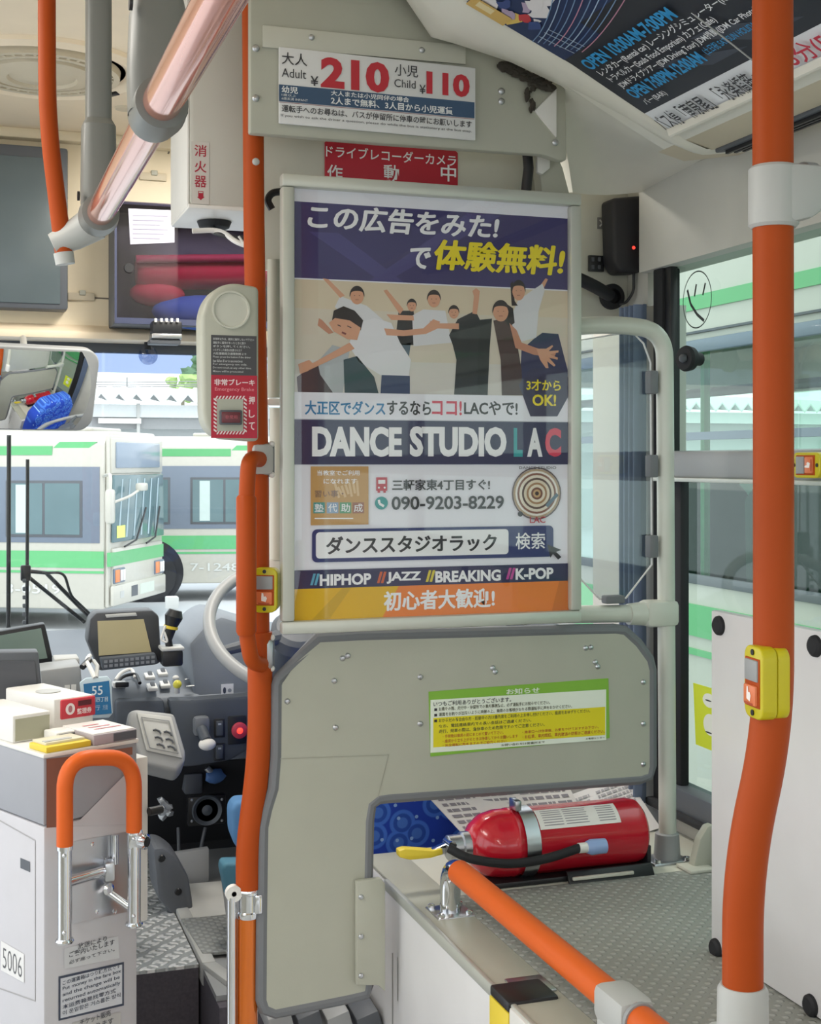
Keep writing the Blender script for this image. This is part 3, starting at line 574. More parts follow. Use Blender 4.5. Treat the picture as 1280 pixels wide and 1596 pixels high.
for u, v in ((399, 252),):
    MB().ball(py(u, v, YP-.017), .0062, M['greylt'], (1, .6, 1), 2).build('bolt', t)
t = thing('grab_handle', 'short orange grab handle clamped in front of the orange stanchion', 'handle', py(386, 1045, YP-.04))
g = fillet([py(405, 716, YP-.02), py(388, 714, YP-.05), py(384, 775, YP-.05), py(384, 985, YP-.05), py(392, 1032, YP-.045), py(408, 1036, YP-.02)], .045)
MB().tube(g, .0125, M['orange'], 16).build('handle_tube', t)
MB().tube([py(384, 772, YP-.05), py(384, 776, YP-.05), py(384, 984, YP-.05), py(384, 990, YP-.05)], [.013, .0158, .0158, .013], M['orange'], 20).build('grip', t)
for v, m in ((716, M['greylt']), (1018, M['steel'])):
    mb = MB(); mb.box(py(407, v, YP), (.034, .042, .05), m, .008); mb.box(py(420, v, YP+.002), (.012, .03, .055), M['rub'], .004); mb.ball(py(424, v-24, YP-.012), .005, M['white'], (1, 1, 1), 2); mb.ball(py(424, v+24, YP-.012), .005, M['white'], (1, 1, 1), 2); mb.build('bracket', t)
t = thing('pipe_behind_poster', 'slim pale grey pipe standing between the stanchion and the poster frame', 'pipe', py(428, 990, 2.16))
mb = MB(); mb.tube([py(427, 405, 2.16), py(427, 620, 2.16)], .011, M['part'], 14); mb.build('upper_tube', t)
mb = MB(); mb.tube([py(432, 636, 2.16), py(431, 872, 2.16)], .0125, M['partlt'], 14); mb.build('lower_tube', t)
mb = MB(); mb.bb(*[q for q in (py(414, 626, 2.14).x, py(440, 626, 2.14).x)], 2.13, 2.15, py(427, 632, 2.14).z, py(427, 621, 2.14).z, M['white'], .004); mb.build('bracket', t); mb = MB(); mb.bb(py(416, 626, 2.16).x, py(438, 626, 2.16).x, 2.15, 2.19, py(427, 925, 2.16).z, py(427, 870, 2.16).z, M['white'], .006)
mb.build('bracket', t)
# big stanchion
YB = 1.135
t = thing('orange_stanchion', 'thick orange stanchion pole that bends near its foot, beside the white side panel', 'pole', (.727, YB, .918))
pp = fillet([py(1204, -300, YB), py(1206, 700, YB), py(1206, 1135, YB), py(1158, 1350, YB), py(1158, 1640, YB)], .16, 10)
MB().tube(pp, .0198, M['orange'], 28).build('padded_tube', t)
zc = py(1206, 302, YB)
mb = MB(); hx = .027
mb.lathe([(.0215, -.034), (.0245, -.031), (.0245, .024), (.0215, .027)], zc, (0, 0, 1), M['greylt'], 30)
mb.prism([zc + V((0, -.0245, -.034)), zc + V((.0, -.0245, .027)), zc + V((.05, -.0245, .027)), zc + V((.05, -.0245, -.012)), zc + V((.03, -.0245, -.026))], (0, .049, 0), M['greylt'], .006)
mb.build('joint_sleeve', t)
mb = MB(); bz = py(1260, 284, YB); mb.lathe([(.0195, 0), (.0195, .012)], V((bz.x-.008, YB, bz.z)), (1, 0, 0), M['grey'], 24); mb.tube([V((bz.x-.01, YB, bz.z)), V((1.3, YB, bz.z))], .0165, M['pole'], 20)
mb.build('cross_bar', t)
mb = MB(); zb = py(1158, 1590, YB)
mb.lathe([(.0215, .055), (.0245, .05), (.0255, -.02), (.0255, -.05)], V((zb.x, YB, zb.z-.02)), (0, 0, 1), M['greylt'], 28)
mb.box(V((zb.x, YB, zb.z-.055)), (.052, .075, .09), M['greylt'], .012)
mb.build('foot_sleeve', t)
# low orange rail on the platform edge
t = thing('platform_rail', 'low bright orange handrail along the edge of the studded platform', 'rail', (.727, 2.0, PZ))
ZR = .918
el = fillet([V((.727, 1.965, PZ)), V((.727, 1.965, ZR)), V((.727, 1.85, ZR))], .04)
MB().tube([p for p in el], .0165, M['chrome'], 20).build('post', t)
MB().tube([V((.727, 1.925, ZR)), V((.727, .4, ZR))], .0185, M['orangel'], 24).build('rail_tube', t)
mb = MB(); mb.box((.727, 1.965, PZ+.003), (.062, .062, .006), M['steel'], .002)
for dx in (-.023, .023):
    for dy in (-.023, .023): mb.lathe([(.006, 0), (.006, .004), (.003, .006), (0, .0062)], (.727+dx, 1.965+dy, PZ+.006), (0, 0, 1), M['chrome'], 12)
mb.build('base_plate', t)
mb = MB(); yc = pxx(972, 1560, .727).y
mb.box((.727, yc, ZR-.002), (.048, .075, .046), M['greylt'], .012); mb.box((.722, yc, ZR-.05), (.036, .06, .08), M['greylt'], .01); mb.lathe([(.021, 0), (.021, .006)], (.727, yc-.043, ZR), (0, 1, 0), M['grey'], 20)
mb.build('support_bracket', t)
# bolts and hazard edge of the platform
for (u, v) in ((735, 1402), (918, 1558)):
    p = pz(u, v, PZ); MB().lathe([(.008, 0), (.008, .003), (.004, .0055), (0, .006)], p, (0, 0, 1), M['chrome'], 16)
mb = MB(); mb.bb(.672, .682, 1.60, 1.665, .5, PZ-.006, M['yel'], .001); mb.bb(.672, .745, 1.60, 1.665, PZ-.006, PZ+.009, M['black'], .004); mb.bb(.672, .682, 1.45, 1.60, .5, PZ+.004, M['white'], .006)
o = mb.build('edge_guard'); tag(o, 'yellow and black edge guard on the corner of the platform side', 'edge guard')
mb = MB(); mb.bb(.70, .753, 1.625, 1.68, PZ+.004, PZ+.007, M['steel'], .001); o = mb.build('hatch_latch'); tag(o, 'small flat metal latch plate set in the platform ledge', 'latch')
# ---- driver's guard: bent pale tube with a clear screen
t = thing('guard_rail', 'pale green bent guard tube with a clear acrylic screen beside the poster', 'guard rail', py(1040, 1345, YP))
gp = fillet([py(880, 510, YP), py(955, 505, YP), py(1036, 515, YP), py(1037, 640, YP), py(1041, 1352, YP)], .1, 9)
MB().tube(gp, .0155, M['pole'], 22).build('guard_tube', t)
MB().tube([py(860, 958, YP), py(996, 956, YP)], .0155, M['pole'], 20).build('cross_bar', t)
mb = MB(); j = py(1036, 955, YP); mb.box(j + V((-.012, 0, 0)), (.064, .044, .046), M['pole'], .009); mb.lathe([(.0185, 0), (.021, .03)], j + V((-.072, 0, 0)), (1, 0, 0), M['pole'], 20); mb.build('joint', t)
mb = MB(); f = py(1040, 1345, YP)
mb.box(V((f.x-.004, YP, PZ+.004)), (.075, .06, .008), M['steel'], .003); mb.lathe([(.024, 0), (.021, .045), (.018, .047)], V((f.x, YP, PZ+.006)), (0, 0, 1), M['grey'], 20)
for dx in (-.03, .026): mb.lathe([(.006, 0), (.006, .005), (0, .006)], V((f.x+dx, YP-.022, PZ+.008)), (0, 0, 1), M['chrome'], 12)
mb.build('foot_flange', t)
pn = [(880, 534), (985, 517), (1003, 535), (1014, 565), (1016, 880), (976, 932), (935, 934), (880, 876)]
mb = MB(); mb.prism([py(u, v, YP+.004) for u, v in pn], (0, .004, 0), M['acryl']); mb.build('clear_screen', t)
mb = MB(); mb.tube([py(u, v, YP+.004) for u, v in pn], .0018, M['whitep'], 6, closed=True); mb.build('screen_edge', t)
for (u, v0, v1) in ((1016, 578, 614), (1016, 709, 744), (1016, 834, 869)):
    c_ = py(u, (v0+v1)/2, YP-.002); mb = MB(); mb.box(c_, (.0175, .02, (v1-v0)/2080*2.36), M['rub'], .003); mb.build('clip', t)
c_ = py(956, 934, YP-.004); MB().box(c_, (.038, .02, .014), M['rub'], .003).build('clip', t)
# ---- side panel by the seat
t = thing('side_panel', 'tall white panel with round black caps beside the window', 'panel', (1.036, 1.0, PZ))
mb = MB(); mb.prism([(1.027, 1.69, PZ+.006), (1.027, 1.69, 1.336), (1.027, .3, 1.336), (1.027, .3, PZ+.006)], (.016, 0, 0), M['whitep'], .003); mb.build('sheet', t)
for u, v in ((1122, 975), (1272, 1007), (1117, 1478), (1265, 1567)):
    MB().lathe([(.0, -.007), (.010, -.007), (.0135, -.004), (.0145, .001)], pxx(u, v, 1.027), (1, 0, 0), M['blackr'], 22).build('cap', t)
mb = MB(); q = pz(1085, 1352, PZ+.004); mb.box(pz(1085, 1352, PZ+.007), (.05, .05, .006), M['partlt'], .002)
mb.prism([q + V((-.012, -.01, 0)), q + V((.03, -.01, 0)), q + V((.03, -.01, .075)), q + V((.018, -.01, .072)), q + V((.002, -.01, .05)), q + V((-.006, -.01, .02))], (0, .02, 0), M['part'], .004)
o = mb.build('floor_bracket'); tag(o, 'small rounded greige bracket on the platform below the window', 'bracket')
# ================================================================== OVERHEAD RAIL
XR = .168; ZO = 1.868
t = thing('overhead_rail', 'glossy coral overhead grab rail hung from the ceiling on grey hangers', 'rail', (XR, 1.4, ZO))
MB().tube([V((XR, .2, ZO)), V((XR, 1.80, ZO))], .0172, M['coral'], 28).build('rail_tube', t)
def hanger(y, wide, deep, sleeve, top):
    mb = MB(); k = sleeve
    prof = []
    mb.lathe([(.0185, -k), (.0235, -k*.95), (.026, 0), (.0235, k*.95), (.0185, k)], (XR, y, ZO), (0, 1, 0), M['hang'], 28)
    secs = [(.026, .027, ZO-.004), (.027, .028, ZO+.03), (.025, .024, ZO+.085), (.020, .017, ZO+.11), (.0185, .0155, ZO+.13), (.0185, .0155, ZC)] if wide else [(.0215, .028, ZO-.004), (.0225, .028, ZO+.03), (.0215, .024, ZO+.115), (.0165, .014, ZO+.125), (.0165, .014, ZC)]
    rows = []
    for (a, b, z) in secs: rows.append([V((XR + a*math.copysign(abs(math.cos(q))**.6, math.cos(q)), y + b*math.copysign(abs(math.sin(q))**.6, math.sin(q)), z)) for q in [2*math.pi*i/24 for i in range(25)]])
    mb.grid(rows, M['hang']); return mb
mb = hanger(1.215, True, 0, .03, 0); mb.build('hanger', t)
mb = hanger(1.765, False, 0, .032, 0); mb.tube([V((XR-.002, 1.79, ZO-.004)), V((XR-.03, 1.80, ZO-.022)), V((XR-.055, 1.803, ZO-.034))], [.0235, .019, .0145], M['greylt'], 20); mb.build('hanger', t)
for y, z in ((1.19, ZO+.085), (1.742, ZO+.02)): MB().lathe([(.006, 0), (.006, .003), (0, .003)], (XR-.0255, y, z), (-1, 0, 0), M['black'], 12).build('screw', t)
YL2 = 1.80
t = thing('entry_stanchion', 'slim orange pole with a kink, running from the ceiling to the rail end', 'pole', py(106, 405, YL2))
MB().tube(fillet([py(73, -60, YL2), py(73, 30, YL2), py(74, 190, YL2), py(100, 400, YL2)], .06), .0115, M['orange'], 18).build('bent_tube', t)
MB().tube([py(99, 394, YL2), py(102, 412, YL2)], [.013, .0125], M['greylt'], 16).build('end_cap', t)
# ================================================================== CEILING VENT
vc = pz(66, 106, ZC); t = thing('ceiling_vent', 'round cream air vent with slotted rings on the ceiling', 'vent', vc)
MB().lathe([(.215, 0), (.212, .008), (.19, .014), (.172, .006), (.168, .001)], vc, (0, 0, -1), M['lightbeige'], 64).build('housing', t)
for r_ in (.148, .124): MB().lathe([(r_+.008, .001), (r_+.006, .016), (r_-.006, .016), (r_-.008, .001)], vc, (0, 0, -1), M['beige'], 56).build('ring', t)
MB().lathe([(.166, .0015), (.0, .0015)], vc, (0, 0, -1), M['greyd'], 48).build('dark_gap', t)
mb = MB(); mb.lathe([(.108, .002), (.104, .018), (.07, .024), (.066, .018), (.03, .026), (0, .028)], vc, (0, 0, -1), M['beige'], 48); mb.build('centre_disc', t)
mb = MB()
for k in range(40):
    a = 2*math.pi*k/40; mb.box(vc + V((.136*math.cos(a), .136*math.sin(a), -.008)), (.02, .006, .014), M['beige'], 0, MX.Rotation(a, 3, 'Z'))
mb.build('louvre', t)
for a in (.6, 2.7):
    mb = MB(); mb.box(vc + V((.185*math.cos(a), .185*math.sin(a), -.012)), (.03, .012, .008), M['black'], .002, MX.Rotation(a+1.57, 3, 'Z')); mb.build('notch', t)
mb = MB(); mb.lathe([(.022, 0), (.02, .004), (0, .004)], pz(194, 168, ZC), (0, 0, -1), M['beige'], 20); o = mb.build('ceiling_plug'); tag(o, 'tiny flat cream plug in the ceiling beside the round vent', 'plug')
# ================================================================== FRONT HEADER THINGS
YH = 3.33
def rectpx(mb, u0, v0, u1, v1, y, dy, m, bev=.004):
    um, vm = (u0+u1)/2, (v0+v1)/2; mb.bb(py(u0, vm, y).x, py(u1, vm, y).x, y, y+dy, py(um, v1, y).z, py(um, v0, y).z, m, bev); return mb
t = thing('display_monitor', 'large dark display screen on the front header above the windscreen', 'screen', py(20, 478, 3.28))
rectpx(MB(), -140, 222, 106, 479, 3.29, .06, M['greyd'], .006).build('casing', t); rectpx(MB(), -130, 240, 94, 470, 3.287, .004, M['screen'], .001).build('screen', t)
for u, v in ((116, 440), (116, 470)):
    pass
for i, (u, v, lab) in enumerate(((128, 462, 'cream hinge plate on the front header beside the dark display'), (240, 275, 'cream latch plate on the front header above the locker'))):
    mb = MB(); rectpx(mb, u-22, v-6, u+20, v+6, 3.342, .01, M['beige'], .002); rectpx(mb, u-4, v-10, u+6, v-2, 3.338, .01, M['part'], .002)
    tag(mb.build('hinge_plate'), lab, 'hinge')
t = thing('overhead_locker', 'header locker with a smoked clear door above the windscreen', 'locker', py(290, 508, 3.22))
mb = MB(); x0 = py(178, 410, 3.22).x; x1 = py(425, 410, 3.22).x; z1 = py(290, 320, 3.22).z; z0 = py(290, 508, 3.22).z
mb.bb(x0, x1, 3.335, 3.345, z0, z1, M['greyd']); mb.bb(x0, x1, 3.22, 3.345, z0, z0+.006, M['greyd']); mb.bb(x0, x1, 3.22, 3.345, z1-.006, z1, M['greyd']); mb.bb(x0, x0+.006, 3.22, 3.345, z0, z1, M['greyd']); mb.bb(x1-.006, x1, 3.22, 3.345, z0, z1, M['greyd'])
mb.build('cabinet', t)
mb = MB(); mb.bb(x0, x1, 3.212, 3.216, z0, z1, M['smoke']); mb.build('smoked_door', t)
mb = MB(); mb.bb(x0, x1, 3.209, 3.2115, z0, z0+.014, mat('locker_trim', '3F4560', .4)); mb.bb(x0, x0+.005, 3.209, 3.2115, z0+.014, z1, mat('locker_trim', '3F4560', .4)); mb.build('door_edge', t)
mb = MB(); mb.lathe([(.012, 0), (.011, .004), (0, .004)], py(201, 418, 3.211), (0, -1, 0), M['black'], 18); mb.build('lock', t)
t = thing('red_flag_roll', 'rolled red cloth lying in the smoked header locker', 'cloth', py(300, 472, 3.28))
mb = MB(); mb.tube([py(212, 425, 3.28), py(222, 425, 3.28), py(300, 424, 3.28), py(420, 424, 3.28)], [.03, .041, .043, .043], mat('red_cloth', 'C22A42', .8), 20); mb.ball(py(245, 458, 3.28), .045, mat('red_cloth', 'C22A42', .8), (1.5, .8, .7), 3, .03); mb.build('roll', t)
mb = MB(); mb.tube([py(212, 404, 3.23), py(420, 402, 3.23)], .01, mat('red_cloth2', 'A83048', .7), 12); mb.build('rod', t)
mb = MB(); mb.ball(py(320, 488, 3.27), .06, mat('blue_cloth', '2C58A8', .8), (2.2, .8, .72), 3, .02); o = mb.build('blue_bag'); tag(o, 'dark blue cloth bag under the red roll in the header locker', 'bag')
t = thing('taped_note', 'pale note sheet taped inside the smoked door of the header locker', 'note', py(235, 380, 3.21))
mb = MB(); mb.prism([py(u, v, 3.21) for u, v in [(200, 325), (272, 328), (272, 378), (203, 381)]], (0, -.001, 0), ink('C3C0CE')); sh = Sheet(mb, (0, 3.2085, 0), (1, 0, 0), (0, 0, 1))
for k in range(6): sh.line([(207, 336+k*7), (262-6*(k % 3), 337+k*7)], .002, ink('8C8A9C'), .0004)
mb.build('sheet', t)
t = thing('dash_camera', 'small black camera with a silver bracket under the header locker', 'camera', py(262, 535, 3.18))
rectpx(MB(), 238, 500, 284, 520, 3.17, .05, M['black'], .004).build('camera_body', t)
mb = MB(); rectpx(mb, 237, 520, 284, 528, 3.165, .05, M['steel'], .002); rectpx(mb, 234, 529, 282, 536, 3.17, .05, M['greyd'], .002); mb.build('bracket', t)
mb = MB()
for u in (241, 250, 258, 266, 275): rectpx(mb, u, 496, u+4, 502, 3.165, .01, M['white'], .001)
mb.build('tab', t)
t = thing('suction_hook', 'small suction hook stuck to the top of the windscreen', 'hook', py(231, 560, 3.39))
mb = MB(); mb.tube([py(230, 522, 3.36), py(230, 545, 3.36)], .008, M['blackr'], 12); mb.build('hook', t)
mb = MB(); mb.lathe([(.024, 0), (.018, -.012), (.006, -.016)], py(231, 554, 3.405), (0, 1, 0), glass('cup_clear', 'D4DCEC', .12), 20); mb.build('cup', t)
# ---- white box with the extinguisher sticker
bx, by, bz0 = .356, 2.2, 1.972
t = thing('roof_box', 'white roof box bearing a red and white fire extinguisher sticker', 'box', (.46, 2.3, bz0))
mb = MB(); mb.bb(bx, .62, by, 2.39, bz0, ZC, M['wallg'], .008); mb.build('casing', t)
mb = MB(); mb.bb(bx-.002, .615, by-.001, 2.392, bz0-.004, bz0+.004, M['white'], .003); mb.bb(bx-.003, bx+.001, by+.004, 2.388, bz0, ZC, M['white'], .001); mb.build('bottom_tray', t)
mb = MB(); sh = Sheet(mb, (0, by-.0004, 0), (1, 0, 0), (0, 0, 1)); sh.rect(299, 221, 326, 318, ink('D6D2CC'), .0003)
rr_ = ink('B0203A')
for ch, v in (('消', 235), ('火', 260), ('器', 283)): sh.text(ch, 303, v-9, 322, v+9, rr_, .0007, .01)
sh.rect(309, 298, 317, 308, rr_, .0006); sh.poly([(307, 307), (319, 307), (313, 312)], rr_, .0007); sh.rect(310, 299, 316, 301, ink('D6D2CC'), .0008)
mb.build('sticker', t)
mb = MB(); c_ = pz(334, 346, bz0-.005); mb.lathe([(.03, 0), (.026, .01), (.012, .016), (0, .017)], c_, (0, 0, -1), M['blackr'], 24); mb.build('dome_eye', t)
mb = MB(); mb.tube(fillet([c_ + V((0, 0, -.01)), py(330, 362, 2.24), py(365, 372, 2.22), py(420, 366, 2.2), py(470, 360, 2.2)], .03), .004, M['black'], 8); mb.tube(fillet([py(300, 360, 2.24), py(345, 358, 2.24), py(372, 382, 2.2), py(460, 392, 2.2)], .03), .0045, M['white'], 8); mb.tube(fillet([py(372, 368, 2.19), py(386, 388, 2.19), py(420, 352, 2.19), py(445, 376, 2.19)], .02), .002, M['white'], 6)
o = mb.build('loose_cables'); tag(o, 'loose black and white cables hanging under the white roof box', 'cable')
mb = MB(); mb.bb(py(414, 380, 2.18).x, py(470, 380, 2.18).x, 2.175, 2.20, py(430, 399, 2.18).z, py(430, 368, 2.18).z, M['white'], .004); o = mb.build('junction_box'); tag(o, 'white junction box peeking out at the edge of the poster frame', 'box')
mb = MB(); mb.tube(fillet([py(424, 326, 2.12), py(416, 312, 2.12), py(424, 300, 2.12), py(446, 298, 2.12)], .02), .006, M['black'], 10); o = mb.build('black_hose'); tag(o, 'short black hose loop by the upper corner of the poster frame', 'hose')
# ================================================================== EMERGENCY BRAKE BOX
YE = 2.02
t = thing('emergency_brake_box', 'greige emergency brake box with red label on the orange stanchion', 'emergency box', py(362, 688, YE))
eo = [(404, 447), (404, 688), (348, 684), (330, 676), (319, 660), (316, 640), (314, 520), (314, 492), (320, 470), (333, 452), (350, 443), (368, 441)]
mb = MB(); mb.prism([py(u, v, YE) for u, v in eo], (0, .055, 0), M['part'], .007, 3); mb.build('casing', t)
c_ = py(360, 483, YE); mb = MB(); mb.lathe([(.029, .001), (.029, -.003), (.0265, -.003), (.0255, 0), (.012, -.0005), (0, -.001)], c_, (0, 1, 0), M['partlt'], 40); mb.build('speaker_disc', t)
mb = MB(); sh = Sheet(mb, (0, YE-.0003, 0), (1, 0, 0), (0, 0, 1)); dkl = ink('4A494C')
sh.rect(329, 523, 400, 585, dkl, .0004); sh.rect(329, 585, 401, 683, ink('B8243C'), .0004)
L = ['非常時以外は、絶対に操作しないで下さい', '運転手に異常があったときに限り', 'ボタンを押してください。', 'いたずらした場合は処罰されます', '大阪運輸局交通管制部より', 'Please press the button if the driver', 'has fallen ill or is unconscious', 'For emergency use only.', 'Do not touch at any other time.', 'Misuse will be prosecuted']
for k, s_ in enumerate(L): sh.text(s_, 332, 527+k*5.6, 396-((k*13) % 20), 531+k*5.6, ink('C9C9C9'), .0007, .01, 0, 1)
sh.text('非常ブレーキ', 334, 591, 397, 601, ink('F0D8DA'), .0008, .025); sh.text('Emergency Brake', 335, 604, 396, 611, ink('E88A94'), .0008, .01)
for k in range(9):
    for (ua, va, ub, vb) in ((335+k*5.2, 617, 338+k*5.2, 622), (337+k*5.0, 672, 340+k*5.0, 677)): sh.poly([(ua, vb), (ua+2.4, vb), (ub+2.4, va), (ub, va)], ink('EADCDC'), .0007)
    v_ = 620+k*6
    for u_ in (333, 380): sh.poly([(u_, v_), (u_+4.5, v_+3), (u_+4.5, v_+6), (u_, v_+3)], ink('EADCDC'), .0007)
sh.rect(338, 622, 379, 672, M['part'], .0009)
for ch, v in (('押', 624), ('し', 645), ('て', 664)): sh.text(ch, 388, v-6, 397, v+6, ink('F0D8DA'), .0008, .02)
mb.build('label', t)
mb = MB(); rectpx(mb, 343, 639, 378, 662, YE-.009, .008, M['greyd'], .002); rectpx(mb, 346, 642, 375, 659, YE-.011, .004, mat('button_dark_red', '6A3038', .3), .001); sh = Sheet(mb, (0, YE-.0112, 0), (1, 0, 0), (0, 0, 1)); sh.text('非常用', 351, 647, 370, 653, ink('C0606A'), .0005); mb.build('push_button', t)
# ================================================================== STOP BUTTONS
def stop_button(loc, rz, label, roll=0):
    t = thing('stop_button', label, 'stop button', loc, rz, 'stop request buttons')
    if roll: t.rotation_euler = (0, R(roll), rz)
    w_, h_, d_ = .040, .071, .030
    ol = []
    for cx, cz, s0 in ((1, 1, 0), (-1, 1, 90), (-1, -1, 180), (1, -1, 270)):
        for k in range(5): a = R(s0 + 22.5*k); ol.append((cx*(w_/2-.011) + .011*math.cos(a), cz*(h_/2-.011) + .011*math.sin(a)))
    mb = MB(); mb.prism([(x, 0, z) for x, z in ol], (0, d_*.55, 0), M['yellow'], .0035, 3); mb.prism([(x*.97, d_*.56, z*.97) for x, z in ol], (0, d_*.44, 0), M['yellow'], .002); mb.build('body', t, True)
    mb = MB(); mb.bb(-.0155, .0155, -.0012, .002, -.024, .024, M['orange'], .001); mb.build('face_plate', t, True)
    mb = MB(); mb.bb(-.0135, .0135, -.003, 0, .0015, .0225, M['grey'], .0015); mb.build('lamp_window', t, True)
    mb = MB(); mb.bb(-.0128, .0128, -.0045, 0, -.022, -.002, mat('button_orange', 'E07A4A', .3), .002)
    s_ = Sheet(mb, (0, -.0046, 0), (1, 0, 0), (0, 0, 1)); wq = ink('F6EDE8'); s_.polyab([(-.004, -.016), (.003, -.018), (.005, -.012), (.003, -.009), (0, -.0095), (-.001, -.004), (-.0035, -.0035), (-.004, -.010)], wq); s_.rectab(-.009, .009, -.0212, -.0192, ink('B04A2A')); mb.build('push_button', t, True)
    for z in (.0295, -.0295): MB().lathe([(.003, 0), (.003, .001), (0, .001)], (0, -.0002, z), (0, -1, 0), M['black'], 12).build('screw', t, True)
    return t
p = py(1168, 1062, YB); stop_button((.733, YB-.006, p.z), R(-97), 'yellow stop button on the thick orange stanchion beside the white panel')
p = py(411, 921, YP-.045); stop_button((.452, YP-.036, p.z), R(-25), 'yellow and orange stop button behind the short orange grab handle')
p = pxx(1256, 725, XW-.06); stop_button((p.x, p.y, 1.545), R(-90), 'yellow stop button lying sideways on the window sash rail', -90)
# ================================================================== DEVICES ON THE CORNER PANEL
t = thing('card_speaker', 'black wall device with a red light above the window corner', 'device', py(985, 425, 2.4))
mb = MB(); mb.prism([py(u, v, 2.40) for u, v in [(955, 308), (1006, 304), (1008, 412), (1003, 424), (968, 425), (958, 408)]], (0, .055, 0), mat('device_black', '232226', .55, bump=.1), .008, 3); mb.build('body', t)
MB().ball(py(988, 386, 2.399), .0035, M['ledred'], (1, .5, 1), 2).build('indicator', t)
mb = MB(); mb.tube(fillet([py(988, 424, 2.42), py(988, 455, 2.42), py(976, 472, 2.43), py(966, 474, 2.44)], .05), .003, M['black'], 8); mb.build('cable', t)
t = thing('hose_grommet', 'black rubber hose passing into a round grommet on the corner panel', 'hose', py(950, 480, 2.45))
MB().lathe([(.026, .0), (.026, -.012), (.015, -.016), (.015, -.001)], py(952, 463, 2.458), (0, 1, 0), M['blackr'], 28).build('grommet', t)
MB().tube(fillet([py(896, 432, 2.40), py(925, 445, 2.40), py(950, 460, 2.44)], .03), .013, M['blackr'], 16).build('hose', t)
t = thing('switch_plate', 'small black switch plate on the corner panel', 'switch', py(930, 423, 2.45))
rectpx(MB(), 919, 398, 942, 423, 2.452, .008, M['black'], .001).build('plate', t)
for du in (-5, 5):
    for dv in (-6, 6): rectpx(MB(), 930+du-2, 410+dv-3, 930+du+2, 410+dv+3, 2.449, .004, M['greyd'], .0005).build('switch', t)
t = thing('notice_tab', 'little dark square tab stuck on the corner panel above the switch plate', 'tab', py(939, 358, 2.455))
mb = MB(); rectpx(mb, 932, 339, 947, 357, 2.457, .003, mat('tab_grey', '6C6A66', .5), .0005); sh = Sheet(mb, (0, 2.4568, 0), (1, 0, 0), (0, 0, 1)); sh.text('×', 934, 342, 945, 354, ink('C8C6C0'), .0004); mb.build('plate', t)
# suction mount and smiley on the window
t = thing('window_knob', 'black round suction mount on the window frame beside the smiling face decal', 'suction mount', pxx(1072, 580, XW-.03))
mb = MB(); p = pxx(1073, 559, XW-.03); mb.lathe([(.021, -.012), (.024, -.006), (.022, .006), (.012, .012), (.012, .03)], p, V((1, .25, 0)), M['blackr'], 28); mb.ball(p + V((-.012, -.004, .0)), .009, M['greyd'], (1, 1, 1), 2); mb.build('cup', t)
mb = MB(); mb.tube([p + V((0, .0, 0)), p + V((.005, .035, .002))], .009, M['black'], 12); mb.build('arm', t)
mb = MB(); sh = Sheet(mb, (XW+.011, 0, 0), (0, -1, 0), (0, 0, 1)); ik = ink('2A302C')
sh.ell(1087, 467, 23, 45, ik, .0004, 48, .045)
sh.line([(1072, 452), (1077, 474), (1087, 490), (1098, 500)], .006, ik, .0004); sh.line([(1086, 443), (1083, 462)], .005, ik, .0004); sh.line([(1100, 441), (1096, 460)], .005, ik, .0004)
o = mb.build('face_decal'); tag(o, 'black line smiling face decal stuck on the window pane', 'decal')
mb = MB(); sh = Sheet(mb, (XW+.010, 0, 0), (0, -1, 0), (0, 0, 1)); sh.poly([(1081, 1064), (1135, 1080), (1135, 1180), (1085, 1160)], ink('D8E62E'), .0004); sh.ell(1106, 1092, 10, 11, ink('EEF2E6'), .0008); sh.ell(1108, 1130, 11, 17, ink('EEF2E6'), .0008); sh.ell(1105, 1092, 5, 1.2, ik, .001); sh.ell(1106, 1142, 6, 1.2, ik, .001)
o = mb.build('yellow_decal'); tag(o, 'bright yellow sticker with pale round figures at the foot of the window', 'sticker')
# curtain gathered behind the guard screen
rows = []
cm = mat('curtain_blue_grey', '6E7C94', .8, var=.15)
for j in range(13):
    z = .88 + (1.86-.88)*j/12; row = []
    for i in range(61):
        s_ = i/60; row.append(V((XW-.035 + .012*math.sin(s_*24 + .25*math.sin(j*.7)), 2.335 + .075*s_, z)))
    rows.append(row)
mb = MB(); mb.grid(rows, cm); o = mb.build('gathered_curtain', ang=80); tag(o, 'blue-grey curtain gathered at the corner behind the clear screen', 'curtain')
# adverts on the duct
mb = MB(); n0 = V((PR[3][0], 0, PR[3][1]))
class Curve(Sheet):
    """printed sheet lying on the bent duct: a runs back along the bus, b runs down the profile"""
    def __init__(s, mb, pr, y0):
        s.mb = mb; s.pr = [V((x, 0, z)) for x, z in pr]; s.y0 = y0; s.L = [0]
        for i in range(1, len(pr)): s.L.append(s.L[-1] + (s.pr[i]-s.pr[i-1]).length)
    def pt(s, a, b, h=0):
        b = max(0, min(b, s.L[-1]-1e-6)); i = max(k for k in range(len(s.L)-1) if s.L[k] <= b); f = (b-s.L[i])/(s.L[i+1]-s.L[i])
        d = (s.pr[i+1]-s.pr[i]).normalized(); n = V((d.z, 0, -d.x)); n = -n if n.z > 0 else n
        p = s.pr[i].lerp(s.pr[i+1], f) + n*h; return V((p.x, s.y0 - a, p.z))
    def patch(s, a0, a1, b0, b1, m, h, na=2, nb=14): s.mb.grid([[s.pt(a0+(a1-a0)*i/na, b0+(b1-b0)*j/nb, h) for j in range(nb+1)] for i in range(na+1)], m)
PRA = PR[2:7] + [(1.10, 2.0895)]
y0 = 1.925; mb = MB(); cv = Curve(mb, PRA, y0); LT = cv.L[-1]
dkb = ink('2A2E38'); dk2 = ink('454B58'); cyan = ink('2E9AD8'); wte = ink('ECEEF2')
